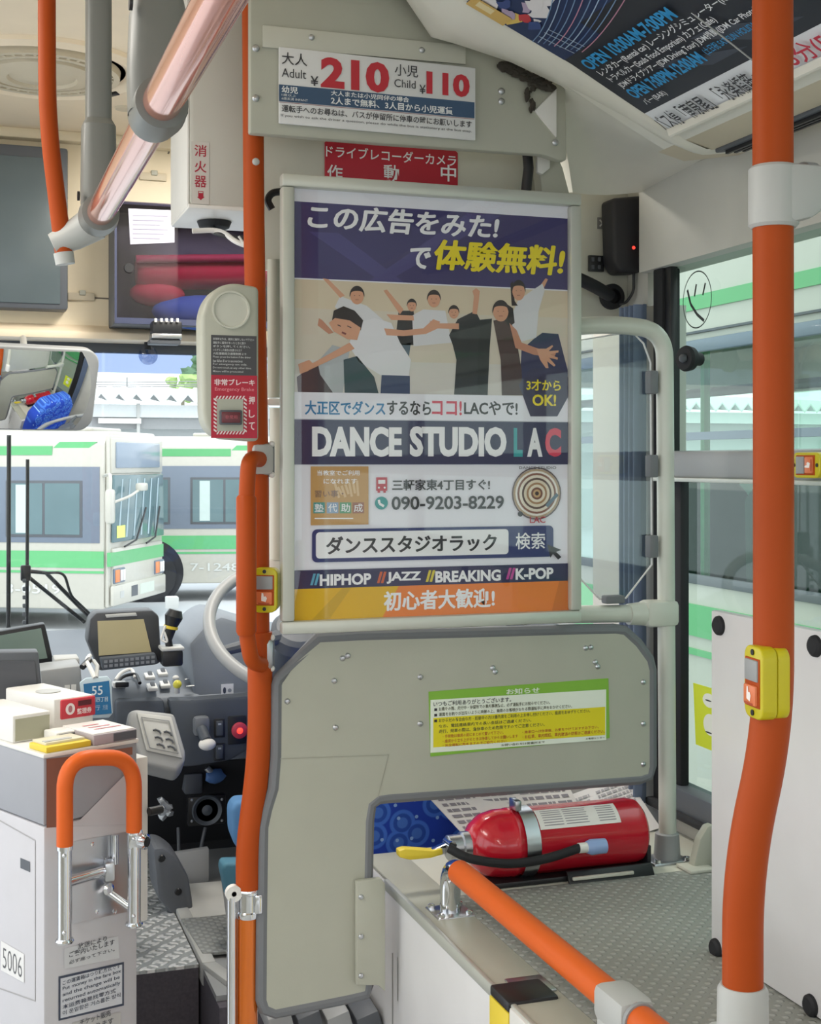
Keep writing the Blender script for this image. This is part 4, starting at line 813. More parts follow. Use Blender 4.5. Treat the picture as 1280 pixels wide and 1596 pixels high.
t = thing('duct_advert', 'long dark museum and rental car advert fixed to the curved duct', 'advert', (.95, 1.5, 2.05))
cv.patch(-.0, 1.6, 0, LT, wte, .0015, 8)
bw = LT*.855                                                  # dark field above the white strip
cv.patch(0, .86, 0, bw, dkb, .002, 6)
for a, b0, b1, wd_ in ((.14, .70, .8, .05), (.26, .66, .8, .06), (.40, .3, .6, .05), (.56, .1, .5, .08)):
    vs = [cv.pt(a+.1*q, LT*(b0+(b1-b0)*q), .0024) for q in (0, .33, .66, 1)]; ws = [cv.pt(a+wd_+.14*q, LT*(b0+(b1-b0)*q), .0024) for q in (0, .33, .66, 1)]; mb.grid([vs, ws], dk2)
# abstract bright machinery picture on the front half
rnd = random.Random(8)
cv.patch(0, .13, 0, LT*.455, ink('24365E'), .0024, 4); cv.patch(.13, .24, 0, LT*.36, ink('24365E'), .0024, 4)
for k in range(34):
    a = rnd.uniform(.008, .24); b = LT*rnd.uniform(.0, .26); s_ = rnd.uniform(.008, .024); c_ = ['E8E4E6', 'E8E4E6', 'F2F0F4', 'C8404A', 'E6C468', '3A4E86', 'E8E4E6', 'B9A6C0'][k % 8]; an = rnd.uniform(0, 3)
    q = [(a + s_*1.3*math.cos(an+f), b + s_*r_*math.sin(an+f)) for f, r_ in ((.3, .6), (1.2, .8), (2.2, .25), (3.0, .9), (3.6, .3), (4.6, .7), (5.6, .3))]
    mb.face([cv.pt(max(.001, x), max(.0005, y), .0028+k*.00005) for x, y in q], ink(c_))
for k in range(10):
    c_ = ['7E9CC0', 'A8C0DA', '5E7AA8', '7E9CC0', 'C890A8'][k % 5]; q0 = []; q1 = []
    for i in range(11):
        f = i/10; a = .004+.006*k + .30*f; b = LT*(.30 + .018*k - (.26-.012*k)*f**1.5); q0.append(cv.pt(a, b, .005)); q1.append(cv.pt(a, b+.0016, .005))
    mb.grid([q0, q1], ink(c_))
for a in (.03, .05, .065): mb.grid([[cv.pt(a, LT*.30, .0052), cv.pt(a+.012, LT*.45, .0052)], [cv.pt(a+.0015, LT*.30, .0052), cv.pt(a+.0135, LT*.45, .0052)]], ink('B8C8DA'))
cv.patch(0, .035, 0, LT*.17, ink('D9B468'), .0054, 2, 4); cv.patch(.012, .03, LT*.03, LT*.10, ink('EBD9A8'), .0056, 1, 3)
def ct(txt, a0, a1, b0, b1, m, bold=0, slant=0): cv.textab(txt, a0, a1, LT*b1, LT*b0, m, .0075, bold, slant)
ct('OPEN 10:00AM-7:00PM', .03, .298, .49, .555, cyan, .03)
ct('レンタカー(Rental car) レーシングシミュレーター(Racing Simulator)', .036, .50, .563, .607, wte, .01)
ct('トラベルカー(Souls Food Emporium) カフェ(Cafe)', .038, .345, .612, .654, wte, .01)
ct('JDMドライブツアー(JDM Driving Tour) JDM撮影(JDM Car Photo)', .040, .42, .658, .699, wte, .01)
ct('OPEN 7:00PM-12:00AM', .036, .25, .705, .768, cyan, .03); ct('(土日祝 SAT SUN HOLIDAY)', .262, .40, .708, .752, cyan, .005)
ct('バー(BAR)', .040, .105, .782, .822, wte, .005)
ct('詳しくはこちら  http://', .46, .75, .60, .65, cyan, .01)
ct('バス停「南泉尾」「永楽橋筋」', -.004+.008, .285, .878, .975, ink('2C2C32'), .008); ct('5分(5-10min)', .365, .58, .868, .975, ink('C83048'), .012)
mb.build('sheet', t)
mb = MB(); mb.tube([cv.pt(.325, LT*.58, .008), cv.pt(.322, LT*.72, .008), cv.pt(.317, LT*.85, .008)], .0012, M['greylt'], 6); mb.build('sheet_joint', t)
mb = MB(); mb.grid([[cv.pt(a, LT+d, h) for d, h in ((-.012, .004), (-.004, .012), (0, .012), (0, 0))] for a in (0, 1.6)], M['duct']); mb.build('holding_strip', t)
# ================================================================== FIRE EXTINGUISHER AND WHAT LIES BEHIND
t = thing('fire_extinguisher', 'red fire extinguisher lying on its side on the studded platform', 'fire extinguisher', (.97, 2.15, PZ))
ye, ze, re = 2.09, PZ+.066, .056
xa, xb = py(728, 1310, ye).x, py(993, 1310, ye).x
AX = V((1, 0, .0)); O = V((xa, ye, ze))
ln = xb - xa
MB().lathe([(.012, -.002), (.022, 0), (.036, .008), (.050, .026), (re, .05), (re, .07), (re+.0012, .072), (re+.0012, .078), (re, .08), (re, ln-.02), (re-.003, ln-.006), (re-.010, ln), (re-.018, ln-.002), (0, ln-.006)], O, AX, M['red'], 44).build('cylinder', t)
MB().lathe([(.018, -.036), (.021, -.034), (.021, -.012), (.025, -.010), (.025, .004), (.02, .006)], O, AX, M['steel'], 24).build('valve_head', t)
mb = MB(); mb.prism([py(u, v, ye-.01) for u, v in [(622, 1326), (632, 1323), (676, 1326), (690, 1322), (692, 1332), (672, 1338), (640, 1341), (623, 1337)]], (0, .02, 0), M['yel'], .003); mb.build('lever', t)
mb = MB(); mb.prism([py(u, v, ye-.006) for u, v in [(672, 1326), (712, 1308), (718, 1316), (694, 1332), (676, 1336)]], (0, .014, 0), M['chrome'], .002); mb.lathe([(.007, 0), (.007, .03)], py(706, 1318, ye-.02), (0, 1, 0), M['chrome'], 14); mb.build('trigger', t)
hp = fillet([py(700, 1322, ye-.03), py(728, 1338, ye-.05), py(790, 1348, ye-re-.012), py(850, 1340, ye-re-.014), py(905, 1321, ye-re-.012)], .05)
MB().tube(hp, .0075, M['blackr'], 14).build('hose', t)
na, nb = py(902, 1322, ye-re-.012), py(944, 1318, ye-re-.012)
MB().tube([na, na.lerp(nb, .3)], .0085, M['white'], 14).build('hose_ferrule', t)
MB().tube([na.lerp(nb, .3), na.lerp(nb, .45), na.lerp(nb, .98), nb], [.010, .013, .0125, .009], mat('nozzle_blue', '8FA8D4', .35), 16).build('nozzle', t)
def band_arc(x0, x1, r_, a0, a1, m, n=20):
    rows = [[V((x, ye - r_*math.sin(a0+(a1-a0)*i/n), ze + r_*math.cos(a0+(a1-a0)*i/n))) for i in range(n+1)] for x in (x0, x1)]; q = MB(); q.grid(rows, m); return q
xs0, xs1 = py(822, 1320, ye-re).x, py(844, 1320, ye-re).x
q = band_arc(xs0, xs1, re+.0025, -.6, 3.0, M['steel']); q.box((xs0-.002, ye-.01, ze+re+.01), (.012, .03, .018), M['steel'], .003); q.build('strap', t)
# label wrapped on the upper front of the cylinder
q = band_arc(py(846, 1300, ye-re).x, py(972, 1290, ye-re).x, re+.0008, .30, 1.02, ink('E4E0DC'))
xl0, xl1 = py(846, 1300, ye-re).x, py(972, 1290, ye-re).x
for k in range(7):
    a = .38+.085*k; w_ = (xl1-xl0)*(.42 if k % 2 else .5)
    for (s0, s1) in ((.06, .30), (.33, .33+.4*w_/.07*.2+.2), (.74, .95)):
        rows = [[V((xl0+(xl1-xl0)*f, ye-(re+.0012)*math.sin(a+d), ze+(re+.0012)*math.cos(a+d))) for d in (0, .028)] for f in (s0, min(s1, .72) if s0 < .7 else s1)]; q.grid(rows, ink('8F8A90'))
q.build('label', t)
t = thing('extinguisher_cradle', 'low black metal cradle under the red extinguisher', 'cradle', (.98, 2.16, PZ))
mb = MB(); mb.bb(xa+.03, xb+.004, ye-.045, ye+.05, PZ+.003, PZ+.013, M['black'], .003); mb.bb(xb-.004, xb+.004, ye-.045, ye+.05, PZ+.008, PZ+.05, M['black'], .002)
mb.prism([(xa+.16, ye-.062, PZ+.003), (xb+.002, ye-.062, PZ+.003), (xb+.002, ye-.05, PZ+.022), (xa+.16, ye-.05, PZ+.022)], (0, .006, 0), M['black'], .002); mb.build('tray', t)
mb = MB(); mb.bb(xa+.165, xb-.04, ye-.066, ye-.060, PZ+.010, PZ+.016, M['partlt'], .002); mb.build('front_bar', t)
def sheetpage(name, lab, pts, ya, yb, m, cols, dk_):
    P3 = [py(u, v, y) for (u, v), y in zip(pts, ya)]
    mb = MB(); mb.face(P3, m); mb.face([p + V((0, .0015, -.001)) for p in P3], m)
    a, b, c, d = P3[0], P3[1], P3[2], P3[3]; nn = (b-a).cross(d-a).normalized(); nn = nn if nn.y < 0 else -nn
    at = lambda s_, r_: a.lerp(b, s_).lerp(d.lerp(c, s_), r_) + nn*.0012
    rnd = random.Random(len(lab))
    for (s0, s1, r0, r1, n) in cols:
        for k in range(n):
            f = r0 + (r1-r0)*k/n; e = f + (r1-r0)/n*.5; x = s0
            while x < s1 - .01:
                x2 = min(s1, x + rnd.uniform(.02, .07)); mb.face([at(x, f), at(x2, f), at(x2, e), at(x, e)], dk_); x = x2 + rnd.uniform(.006, .02)
    tag(mb.build(name), lab, 'newspaper')
gk = ink('77737A')
sheetpage('newspaper', 'printed newspaper page spread behind the red extinguisher next to the blue seat', [(655, 1228), (880, 1212), (925, 1300), (742, 1322)], (2.42, 2.42, 2.28, 2.28), 0, M['news'], [(.04, .30, .1, .95, 9), (.34, .58, .1, .45, 4), (.62, .97, .08, .95, 8)], gk)
sheetpage('newspaper', 'paler sheet of newsprint beside the guard tube foot, above the extinguisher bottom', [(872, 1245), (975, 1208), (1030, 1290), (905, 1330)], (2.40, 2.40, 2.27, 2.27), 0, ink('DAD8D8'), [(.06, .4, .1, .9, 9), (.5, .94, .1, .5, 5)], ink('A4A2A6'))
# driver's seat
t = thing('driver_chair', 'blue patterned driver chair behind the partition', 'chair', (.78, 2.7, .6))
mb = MB(); mb.prism([(.585, 2.46, .72), (1.02, 2.46, .72), (1.02, 2.44, 1.10), (.93, 2.43, 1.22), (.67, 2.43, 1.22), (.585, 2.44, 1.10)], (0, .13, 0), M['blue'], .035, 3); mb.build('backrest', t)
mb = MB(); mb.bb(.60, 1.04, 2.60, 2.92, .80, .95, M['blue'], .05, 3); mb.build('cushion', t)
mb = MB(); q = py(366, 1270, 2.62); mb.prism([py(u, v, 2.62) for u, v in [(362, 1300), (361, 1262), (370, 1249), (430, 1246), (430, 1330), (374, 1330)]], (0, .06, 0), M['bluep'], .012, 3); mb.prism([py(u, v, 2.56) for u, v in [(346, 1356), (350, 1346), (430, 1344), (430, 1410), (356, 1405)]], (0, .05, 0), mat('seat_teal', '4C7F94', .7), .01, 3); mb.build('side_bolster', t)
MB().bb(.62, .95, 2.55, 2.9, .6, .8, M['darkin'], .02).build('pedestal', t)
t = thing('seat_slide', 'dark steel slide rails under the driver chair below the partition panel', 'slide rails', py(500, 1600, 2.2))
for k in range(4): MB().prism([py(418+k*46, 1590, 2.16), py(452+k*46, 1575, 2.16), py(462+k*46, 1610, 2.16), py(424+k*46, 1625, 2.16)], (0, .12, .01), M['greyd'] if k % 2 else M['grey'], .003).build('slide', t)
# ================================================================== FARE BOX
A26 = R(26); E1 = V((math.cos(A26), math.sin(A26), 0)); E2 = V((-math.sin(A26), math.cos(A26), 0)); CF = V((.123, 2.175, 0)); ZF = 1.087
L3 = lambda x, y, z: CF + E1*x + E2*y + V((0, 0, z))
def lb(mb, x0, x1, y0_, y1, z0, z1, m, bev=0): mb.box(L3((x0+x1)/2, (y0_+y1)/2, (z0+z1)/2), (abs(x1-x0), abs(y1-y0_), abs(z1-z0)), m, bev, MX.Rotation(A26, 3, 'Z')); return mb
t = thing('fare_box', 'white and grey fare collection box with an orange hoop handle in front', 'fare box', CF, A26)
FSH = lambda mb, off=0.0: Sheet(mb, L3(0, -off, 0), E1, (0, 0, 1))
LSH = lambda mb: Sheet(mb, L3(-.0003, 0, 0), -E2, (0, 0, 1))
WF = .172
zs = FSH(None).P(75, 1288).z
mb = MB(); lb(mb, 0, WF, 0, .5, 0, zs, M['fare'], .004); mb.build('lower_body', t)
mb = MB(); lb(mb, 0, WF, .001, .5, zs+.002, ZF, M['faregrey'], .003); sh = FSH(mb, -.0008)
sh.poly([(72, 1183), (100, 1180), (100, 1288), (72, 1290)], M['fareshade'], .0010)  # brown shadow on the grey front, painted as flat colour
sh.poly([(100, 1180), (206, 1164), (206, 1176), (120, 1188), (100, 1215)], M['fareshade'], .0010)
sh.poly([(205, 1196), (212, 1196), (212, 1284), (100, 1288), (124, 1278)], M['fare'], .0012)  # pale diagonal reflection painted onto the glossy front
mb.build('upper_body', t)
mb = MB(); lb(mb, -.002, WF+.002, -.002, .5, ZF-.004, ZF+.003, M['white'], .002); mb.build('top_plate', t)
mb = MB(); zp0, zp1 = FSH(None).P(225, 1440).z, FSH(None).P(225, 1182).z
lb(mb, WF, WF+.028, .01, .12, zp0, zp1, M['white'], .003); mb.build('side_column', t)
# left face: joint line, slot and number plate
mb = MB(); sh = LSH(mb)
sh.line([(-30, 1262), (55, 1310), (55, 1560), (-30, 1530)], .002, ink('A9A6A6'), .0004)
sh.rect(32, 1340, 47, 1356, M['greyd'], .0004)
sh.poly([(2, 1466), (38, 1487), (38, 1532), (2, 1512)], ink('E4E2E0'), .0006); sh.textab('5006', *(lambda q: (q[0], q[1], q[2], q[3]))((sh.ab(5, 1490)[0], sh.ab(35, 1490)[0], sh.ab(20, 1516)[1], sh.ab(20, 1484)[1])), ink('5C5C60'), .0009, -.01)
mb.build('number_plate', t)
# front plate, hinges and hoop handle
f0 = FSH(None); mb = MB(); sh = FSH(mb)
sh.poly([(112, 1312), (200, 1296), (200, 1420), (112, 1440)], M['steel'], .0012)
for u, v in ((143, 1315), (178, 1420), (150, 1420)): mb.lathe([(.0035, 0), (.0035, .002), (0, .0025)], sh.P(u, v, .001), sh.n, M['chrome'], 10)
p = sh.P(172, 1317); mb.tube([sh.P(176, 1300, .006), sh.P(176, 1345, .006)], .006, M['chrome'], 12)
mb.build('mount_plate', t)
hs = FSH(None, .045)
hp = fillet([hs.P(101, 1318), hs.P(101, 1182), hs.P(209, 1180), hs.P(209, 1296)], .05, 10)
MB().tube(hp, .0128, M['orangel'], 24).build('hoop_handle', t)
for (u, v0_, v1_, n_) in ((101, 1318, 1466, 0), (209, 1292, 1440, 1)):
    mb = MB(); a = hs.P(u, v0_); b = hs.P(u, v1_); mb.tube([a, b], .0105, M['chrome'], 18); mb.lathe([(.0125, 0), (.0125, .006)], a, (0, 0, -1), M['chrome'], 18); mb.lathe([(.013, -.003), (.0145, 0), (.013, .003)], b, (0, 0, 1), M['chrome'], 18)
    for v in (v0_+14, v1_-14): mb.ball(hs.P(u-5, v, .008), .0035, M['chrome'], (1, 1, 1), 2)
    mb.build('sleeve', t)
mb = MB(); mb.tube([hs.P(108, 1378, -.01), hs.P(184, 1362, -.03)], .0085, M['chrome'], 16); mb.box(hs.P(186, 1362, -.03), (.016, .03, .03), M['steel'], .003); mb.tube([hs.P(186, 1398, -.03), hs.P(206, 1416, -.006)], .006, M['chrome'], 12); mb.lathe([(.006, 0), (.010, .003), (.006, .006)], hs.P(184, 1392, -.03), hs.n, M['chrome'], 16); mb.lathe([(.005, 0), (.009, .003), (.005, .006)], hs.P(118, 1412, -.03), hs.n, M['chrome'], 16); mb.build('cross_rod', t)
mb = MB(); c_ = hs.P(216, 1310, .004); mb.box(hs.P(210, 1306, 0), (.024, .022, .034), M['chrome'], .006); mb.lathe([(.0125, 0), (.0125, .012), (.009, .014), (0, .012)], c_ , hs.n*1 + E1*.4, M['chrome'], 20); mb.lathe([(.008, 0), (0, .001)], c_ + (hs.n + E1*.4).normalized()*.0145, hs.n*1+E1*.4, M['black'], 18); mb.build('pivot_joint', t)
mb = MB(); mb.tube([L3(WF+.02, -.004, FSH(None).P(228, 1265).z), L3(WF+.045, -.004, FSH(None).P(228, 1265).z)], .007, M['black'], 12); mb.build('stop_peg', t)
# stickers on the front
mb = MB(); sh = FSH(mb, .0006)
k1 = ink('CFD0D2'); dkk = ink('585A60'); dk3 = ink('3E4658')
sh.poly([(100, 1478), (184, 1459), (186, 1493), (100, 1510)], k1, .0006)
def line_on(txt, u0, u1, v, hgt, m, bold=0): sh.textab(txt, sh.ab(u0, v)[0], sh.ab(u1, v)[0], sh.ab(u0, v+hgt/2)[1], sh.ab(u0, v-hgt/2)[1], m, .0014, bold)
line_on('放送により', 121, 166, 1475, 9, dkk, .012); line_on('ご案内いたします', 107, 178, 1488, 9, dkk, .012); line_on('必ず座って下さい。', 107, 178, 1500, 6, dkk, .01)
sh.poly([(91, 1522), (193, 1499), (193, 1567), (91, 1591)], dk3, .0006); sh.poly([(94, 1525), (190, 1503), (190, 1564), (94, 1587)], ink('D2D4DA'), .0009)
for k, (s_, u1) in enumerate((('この運賃箱はつり銭方式です', 187), ('Put money in the fare box', 188), ('and the change will be', 186), ('returned automatically', 187), ('本运费箱是找零方式', 180), ('이 운임함은 거스름돈 방식', 187))): line_on(s_, 97, u1, 1532+k*9.4, 7.2, dk3, .01)
sh.poly([(112, 1594), (188, 1577), (188, 1650), (112, 1668)], ink('BEBCBA'), .0006); line_on('チケット販売', 124, 172, 1594, 10, dkk, .012); line_on('しております', 120, 176, 1609, 10, dkk, .012)
mb.build('instruction_sticker', t)
# ticket and coin units on the top
def unit(mb, u0, v0, u1, depth, h, m, z=ZF+.003, bev=.003):
    a = INV[t] @ pz(u0, v0, z); b = INV[t] @ pz(u1, v0-(u1-u0)*.17, z); lb(mb, a.x, b.x, a.y, a.y+depth, z, z+h, m, bev); return a, b
mb = MB(); a_, b_ = unit(mb, 20, 1159, 78, .16, .045, M['white']); lb(mb, a_.x+.004, b_.x-.003, a_.y-.0012, a_.y+.002, ZF+.006, ZF+.042, mat('unit_khaki', 'A9A893', .5), 0); mb.build('ticket_unit', t)
mb = MB(); a2, b2 = unit(mb, 84, 1141, 144, .17, .055, M['white']); lb(mb, a2.x+.012, b2.x+.003, a2.y-.003, a2.y+.003, ZF+.022, ZF+.056, ink('C93A46'), .003)
sh = Sheet(mb, L3(0, a2.y-.0034, 0), E1, (0, 0, 1)); w_ = b2.x-a2.x; sh.textab('整理券', a2.x+w_*.55, a2.x+w_*.92, ZF+.028, ZF+.038, ink('F2D8D8'), .0006, .02); sh.rectab(a2.x+w_*.58, a2.x+w_*.92, ZF+.042, ZF+.051, ink('5A1F28'), .0005); sh.ellab(a2.x+w_*.38, ZF+.039, .009, .010, ink('EFE4E2'), .0006); sh.ellab(a2.x+w_*.38, ZF+.039, .004, .006, ink('B4737A'), .0008)
q = pz(100, 1103, ZF+.062); mb.lathe([(.022, 0), (.018, -.004), (0, -.005)], L3((a2.x+b2.x)/2-.004, a2.y+.08, ZF+.0595), (0, 0, 1), M['greylt'], 24); mb.build('card_unit', t)
mb = MB(); lb(mb, .004, .085, .0, .055, ZF+.003, ZF+.013, M['yel'], .002); lb(mb, .01, .08, .012, .055, ZF+.012, ZF+.017, mat('tray_cream', 'D9D2B8', .4), .001); lb(mb, .012, .06, .018, .028, ZF+.0172, ZF+.018, M['greylt']); mb.build('coin_tray', t)
mb = MB(); lb(mb, .088, WF-.002, -.002, .10, ZF+.003, ZF+.02, mat('unit_mauve', 'A79FA4', .4), .002); lb(mb, .125, WF-.004, -.0032, .0, ZF+.005, ZF+.018, M['greyd']); lb(mb, .09, WF-.004, .002, .1, ZF+.019, ZF+.0215, M['white'], .001)
sh = Sheet(mb, L3(0, 0, ZF+.0216), E1, E2); 
for k in range(3): sh.rectab(.11, .16-.01*k, .03+.018*k, .036+.018*k, ink('D08A92'), .0005)
mb.build('note_slot', t)
mb = MB(); lb(mb, .055, .098, .058, .10, ZF+.003, ZF+.02, M['white'], .003); lb(mb, .06, .094, .0565, .06, ZF+.006, ZF+.017, M['greyd']); mb.build('coin_chute', t)
# ================================================================== DRIVER'S CAB
mb = MB(); mb.prism([(-.6, 3.46, .6), (-.6, 3.3, .6), (-.6, 3.08, .86), (-.6, 2.985, 1.00), (-.6, 2.985, 1.025), (-.6, 3.03, 1.05), (-.6, 3.46, 1.13)], (1.89, 0, 0), M['dash'], .008)
mb.prism([(-.6, 3.465, .6), (-.6, 3.26, .6), (-.6, 3.26, .62), (-.6, 3.05, .862), (-.6, 3.06, .875)], (1.89, 0, 0), M['darkin'])
t = thing('dashboard', 'grey dashboard and dark console running along the foot of the windscreen', 'dashboard', (.35, 3.2, .6)); mb.build('dash_body', t)
dn = V((0, -.18, .98)).normalized()
def dz(u, v):                                               # a point on the sloping dash top
    d = ray(u, v); p0 = V((0, 3.03, 1.05)); n = V((0, -.08, .43)).normalized(); return EYE + d * ((p0-EYE).dot(n)/d.dot(n))
mb = MB(); mb.prism([py(u, v, 2.99) for u, v in [(294, 1003), (322, 972), (345, 960), (430, 985), (440, 1180), (300, 1190), (298, 1150), (303, 1086)]], (0, .3, 0), M['dash'], .012)
mb.prism([py(u, v, 2.955) for u, v in [(262, 1090), (300, 1090), (430, 1080), (430, 1150), (395, 1165), (360, 1186), (300, 1196), (276, 1196), (272, 1130)]], (0, .06, 0), M['dashd'], .01)
mb.prism([py(u, v, 2.96) for u, v in [(180, 1092), (256, 1090), (262, 1150), (252, 1200), (180, 1200)]], (0, .05, 0), M['dashd'], .01)
mb.build('instrument_console', t)
t = thing('steering_wheel', 'large pale grey steering wheel behind the orange grab handle', 'steering wheel', py(465, 1040, 2.8))
sc = py(464, 976, 2.78); nrm = V((0, -.62, .80)).normalized(); ee = V((1, 0, 0)); gg = nrm.cross(ee)
ring = [sc + ee*.188*math.cos(2*math.pi*i/64) + gg*.188*math.sin(2*math.pi*i/64) for i in range(64)]
MB().tube(ring, .0135, M['grey'], 14, closed=True).build('rim', t)
MB().lathe([(.055, -.02), (.055, .01), (.045, .018), (0, .02)], sc - nrm*.02, nrm, M['greyd'], 30).build('hub', t)
for a in (R(200), R(340), R(90)): MB().tube([sc + (ee*math.cos(a)+gg*math.sin(a))*.045 - nrm*.015, sc + (ee*math.cos(a)+gg*math.sin(a))*.186], [.016, .01], M['greyd'], 10).build('spoke', t)
MB().tube([sc - nrm*.02, sc - nrm*.24 + V((0, .03, 0))], .035, M['dashd'], 16).build('column', t)
# ticket terminal
YT = 2.93
t = thing('dash_terminal', 'dark dashboard terminal with a cream lit screen and a row of keys', 'terminal', py(198, 1050, YT))
mb = MB(); mb.prism([py(u, v, YT) for u, v in [(140, 965), (150, 955), (238, 951), (248, 960), (252, 1030), (246, 1036), (155, 1046), (136, 1000)]], (0, .07, 0), mat('terminal_case', '3C3E42', .45), .008); mb.build('casing', t)
mb = MB(); mb.prism([py(u, v, YT-.001) for u, v in [(152, 968), (224, 965), (236, 1016), (154, 1022)]], (0, .004, 0), mat('cream_screen', 'B4A983', .25)); mb.build('screen', t)
mb = MB(); mb.prism([py(u, v, YT-.02) for u, v in [(156, 1026), (242, 1018), (248, 1034), (160, 1044)]], (0, .03, 0), M['dashd'], .003)
sh = Sheet(mb, (0, YT-.0204, 0), (1, 0, 0), (0, 0, 1))
for r_ in range(2):
    for k in range(10): u = 162+k*8.2; v = 1029-k*.8+r_*7; sh.rect(u, v, u+5.5, v+4.5, ink('7C8086'), .0012)
mb.build('keypad', t)
mb = MB(); mb.prism([py(u, v, YT-.002) for u, v in [(164, 958), (212, 955), (214, 960), (166, 963)]], (0, .004, 0), M['greylt'], .001); mb.build('top_handle', t)
t = thing('hand_microphone', 'black hand microphone with a yellow ring standing on the dashboard', 'microphone', py(266, 1030, 2.9))
a = py(262, 996, 2.9); b = py(271, 958, 2.9)
MB().tube([a, a.lerp(b, .5), b - V((0, 0, .004)), b + V((.004, 0, .01))], [.009, .013, .020, .014], M['black'], 18).build('head', t)
MB().tube([a.lerp(b, .42), a.lerp(b, .54)], .0155, M['yel'], 18).build('ring', t)
MB().tube(fillet([py(258, 975, 2.88), py(250, 998, 2.88), py(262, 1002, 2.88), py(256, 985, 2.88)], .02), .0025, M['white'], 8).build('clip', t)
mb = MB(); q = py(267, 1024, 2.9); mb.box(q, (.045, .05, .035), M['black'], .006); mb.box(q + V((0, -.0, .02)), (.05, .055, .008), M['greylt'], .003); mb.tube([q, a], .008, M['black'], 12); mb.build('holder', t)
# switches on the dash top
for i, (u, v) in enumerate(((233, 1056), (253, 1051), (237, 1073), (257, 1069))):
    p = dz(u, v); nn = ['first', 'second', 'third', 'fourth']
    t = thing('rocker_switch', 'small white square rocker switch in the block of four on the dashboard', 'switch', p, 0, 'white dashboard rocker switches')
    mb = MB(); mb.box(p + dn*.003, (.022, .034, .008), M['white'], .002, MX.Rotation(R(10), 3, 'X')); mb.build('frame', t); mb = MB(); mb.box(p + dn*.007 + V((.002, .004, 0)), (.010, .02, .007), M['greyd'], .002, MX.Rotation(R(24), 3, 'X')); mb.build('rocker', t)
t = thing('dash_selector', 'yellow tipped selector on the dashboard beside the white switches', 'selector', dz(276, 1080)); p = dz(276, 1080)
MB().lathe([(.006, 0), (.006, .016)], p, dn, M['greylt'], 14).build('stem', t); MB().ball(p + dn*.02, .010, mat('lime', 'D8D04A', .35), (1, 1, 1), 2).build('ball', t); MB().ball(dz(274, 1062) + dn*.008, .008, M['white'], (1, 1, .8), 2).build('pilot', t)
mb = MB(); p = dz(196, 1058)
for q in ((180, 1064, 205, 1052), (182, 1070, 212, 1060)): mb.tube(fillet([dz(q[0], q[1]) + dn*.006, dz(q[0]+8, q[1]-8) + dn*.012, dz(q[2], q[3]-3) + dn*.012, dz(q[2]+6, q[3]+10) + dn*.008], .02), .004, M['white'] if q[0] == 180 else M['black'], 8)
mb.box(dz(186, 1072) + dn*.008, (.03, .03, .012), M['white'], .003); mb.box(dz(190, 1075) + dn*.012, (.03, .012, .012), M['black'], .003); o = mb.build('key_loop'); tag(o, 'black and white key loop lying on the dashboard below the terminal', 'keys')
for (u, v, dx) in ((288, 1063, .018), (290, 1074, .018)):
    mb = MB(); mb.tube([dz(u, v) + dn*.006, dz(u, v) + dn*.006 + V((dx, 0, .001))], .0025, M['chrome'], 8); tag(mb.build('toggle_lever'), 'small chrome toggle lever beside the yellow tipped selector', 'lever', 'chrome toggle levers on the dashboard')
t = thing('warning_label', 'small white pictogram sticker on the side of the instrument console', 'sticker', py(354, 1084, 2.985)); mb = MB(); sh = Sheet(mb, (0, 2.9885, 0), (1, 0, 0), (0, 0, 1)); rectpx(mb, 345, 1066, 364, 1085, 2.9885, .001, ink('E0E2E6'), 0); sh.ell(350, 1076, 2.4, 5, dk3, .0006); sh.ell(358, 1076, 3, 3, ink('8C929C'), .0006); mb.build('sheet', t)
# lever, red switch and rocker pair on the console front
YC = 2.955
t = thing('gear_lever', 'stubby grey lever with a pale knob on the console front', 'lever', py(318, 1170, YC-.03))
mb = MB(); rectpx(mb, 303, 1118, 328, 1148, YC-.03, .03, mat('lever_base', '6E7278', .4), .008); mb.build('base', t)
mb = MB(); mb.tube([py(314, 1136, YC-.03), py(322, 1155, YC-.06)], .012, M['dashd'], 14); mb.build('shaft', t); MB().ball(py(323, 1160, YC-.06), .019, M['white'], (1, .9, .7), 3).build('knob', t)
t = thing('red_switch', 'round glowing red switch on a dark plate on the console front', 'switch', py(371, 1160, YC-.004))
rectpx(MB(), 356, 1116, 384, 1160, YC-.004, .006, M['black'], .002).build('plate', t)
mb = MB(); mb.lathe([(.018, 0), (.018, .006), (.015, .008), (0, .008)], py(373, 1138, YC-.004), (0, -1, 0), mat('red_ring', 'C03A50', .35), 24); mb.lathe([(.007, .008), (0, .011)], py(373, 1138, YC-.004), (0, -1, 0), M['ledred'], 16); mb.build('button', t)
for k, (v0_, v1_, lab) in enumerate(((1121, 1150, 'black rocker switch above its twin on the console front'), (1159, 1186, 'black rocker switch with a pale mark at the foot of the console front'))):
    t = thing('rocker_switch', lab, 'switch', py(342, v1_, YC-.004)); rectpx(MB(), 334, v0_, 351, v1_, YC-.004, .005, M['black'], .002).build('frame', t); mb = MB(); rectpx(mb, 337, v0_+3, 348, v1_-3, YC-.008, .006, M['dashd'], .002); sh = Sheet(mb, (0, YC-.0082, 0), (1, 0, 0), (0, 0, 1)); sh.rect(340, v0_+6, 345, v0_+9, ink('AEB4BA'), .0005); mb.build('rocker', t)
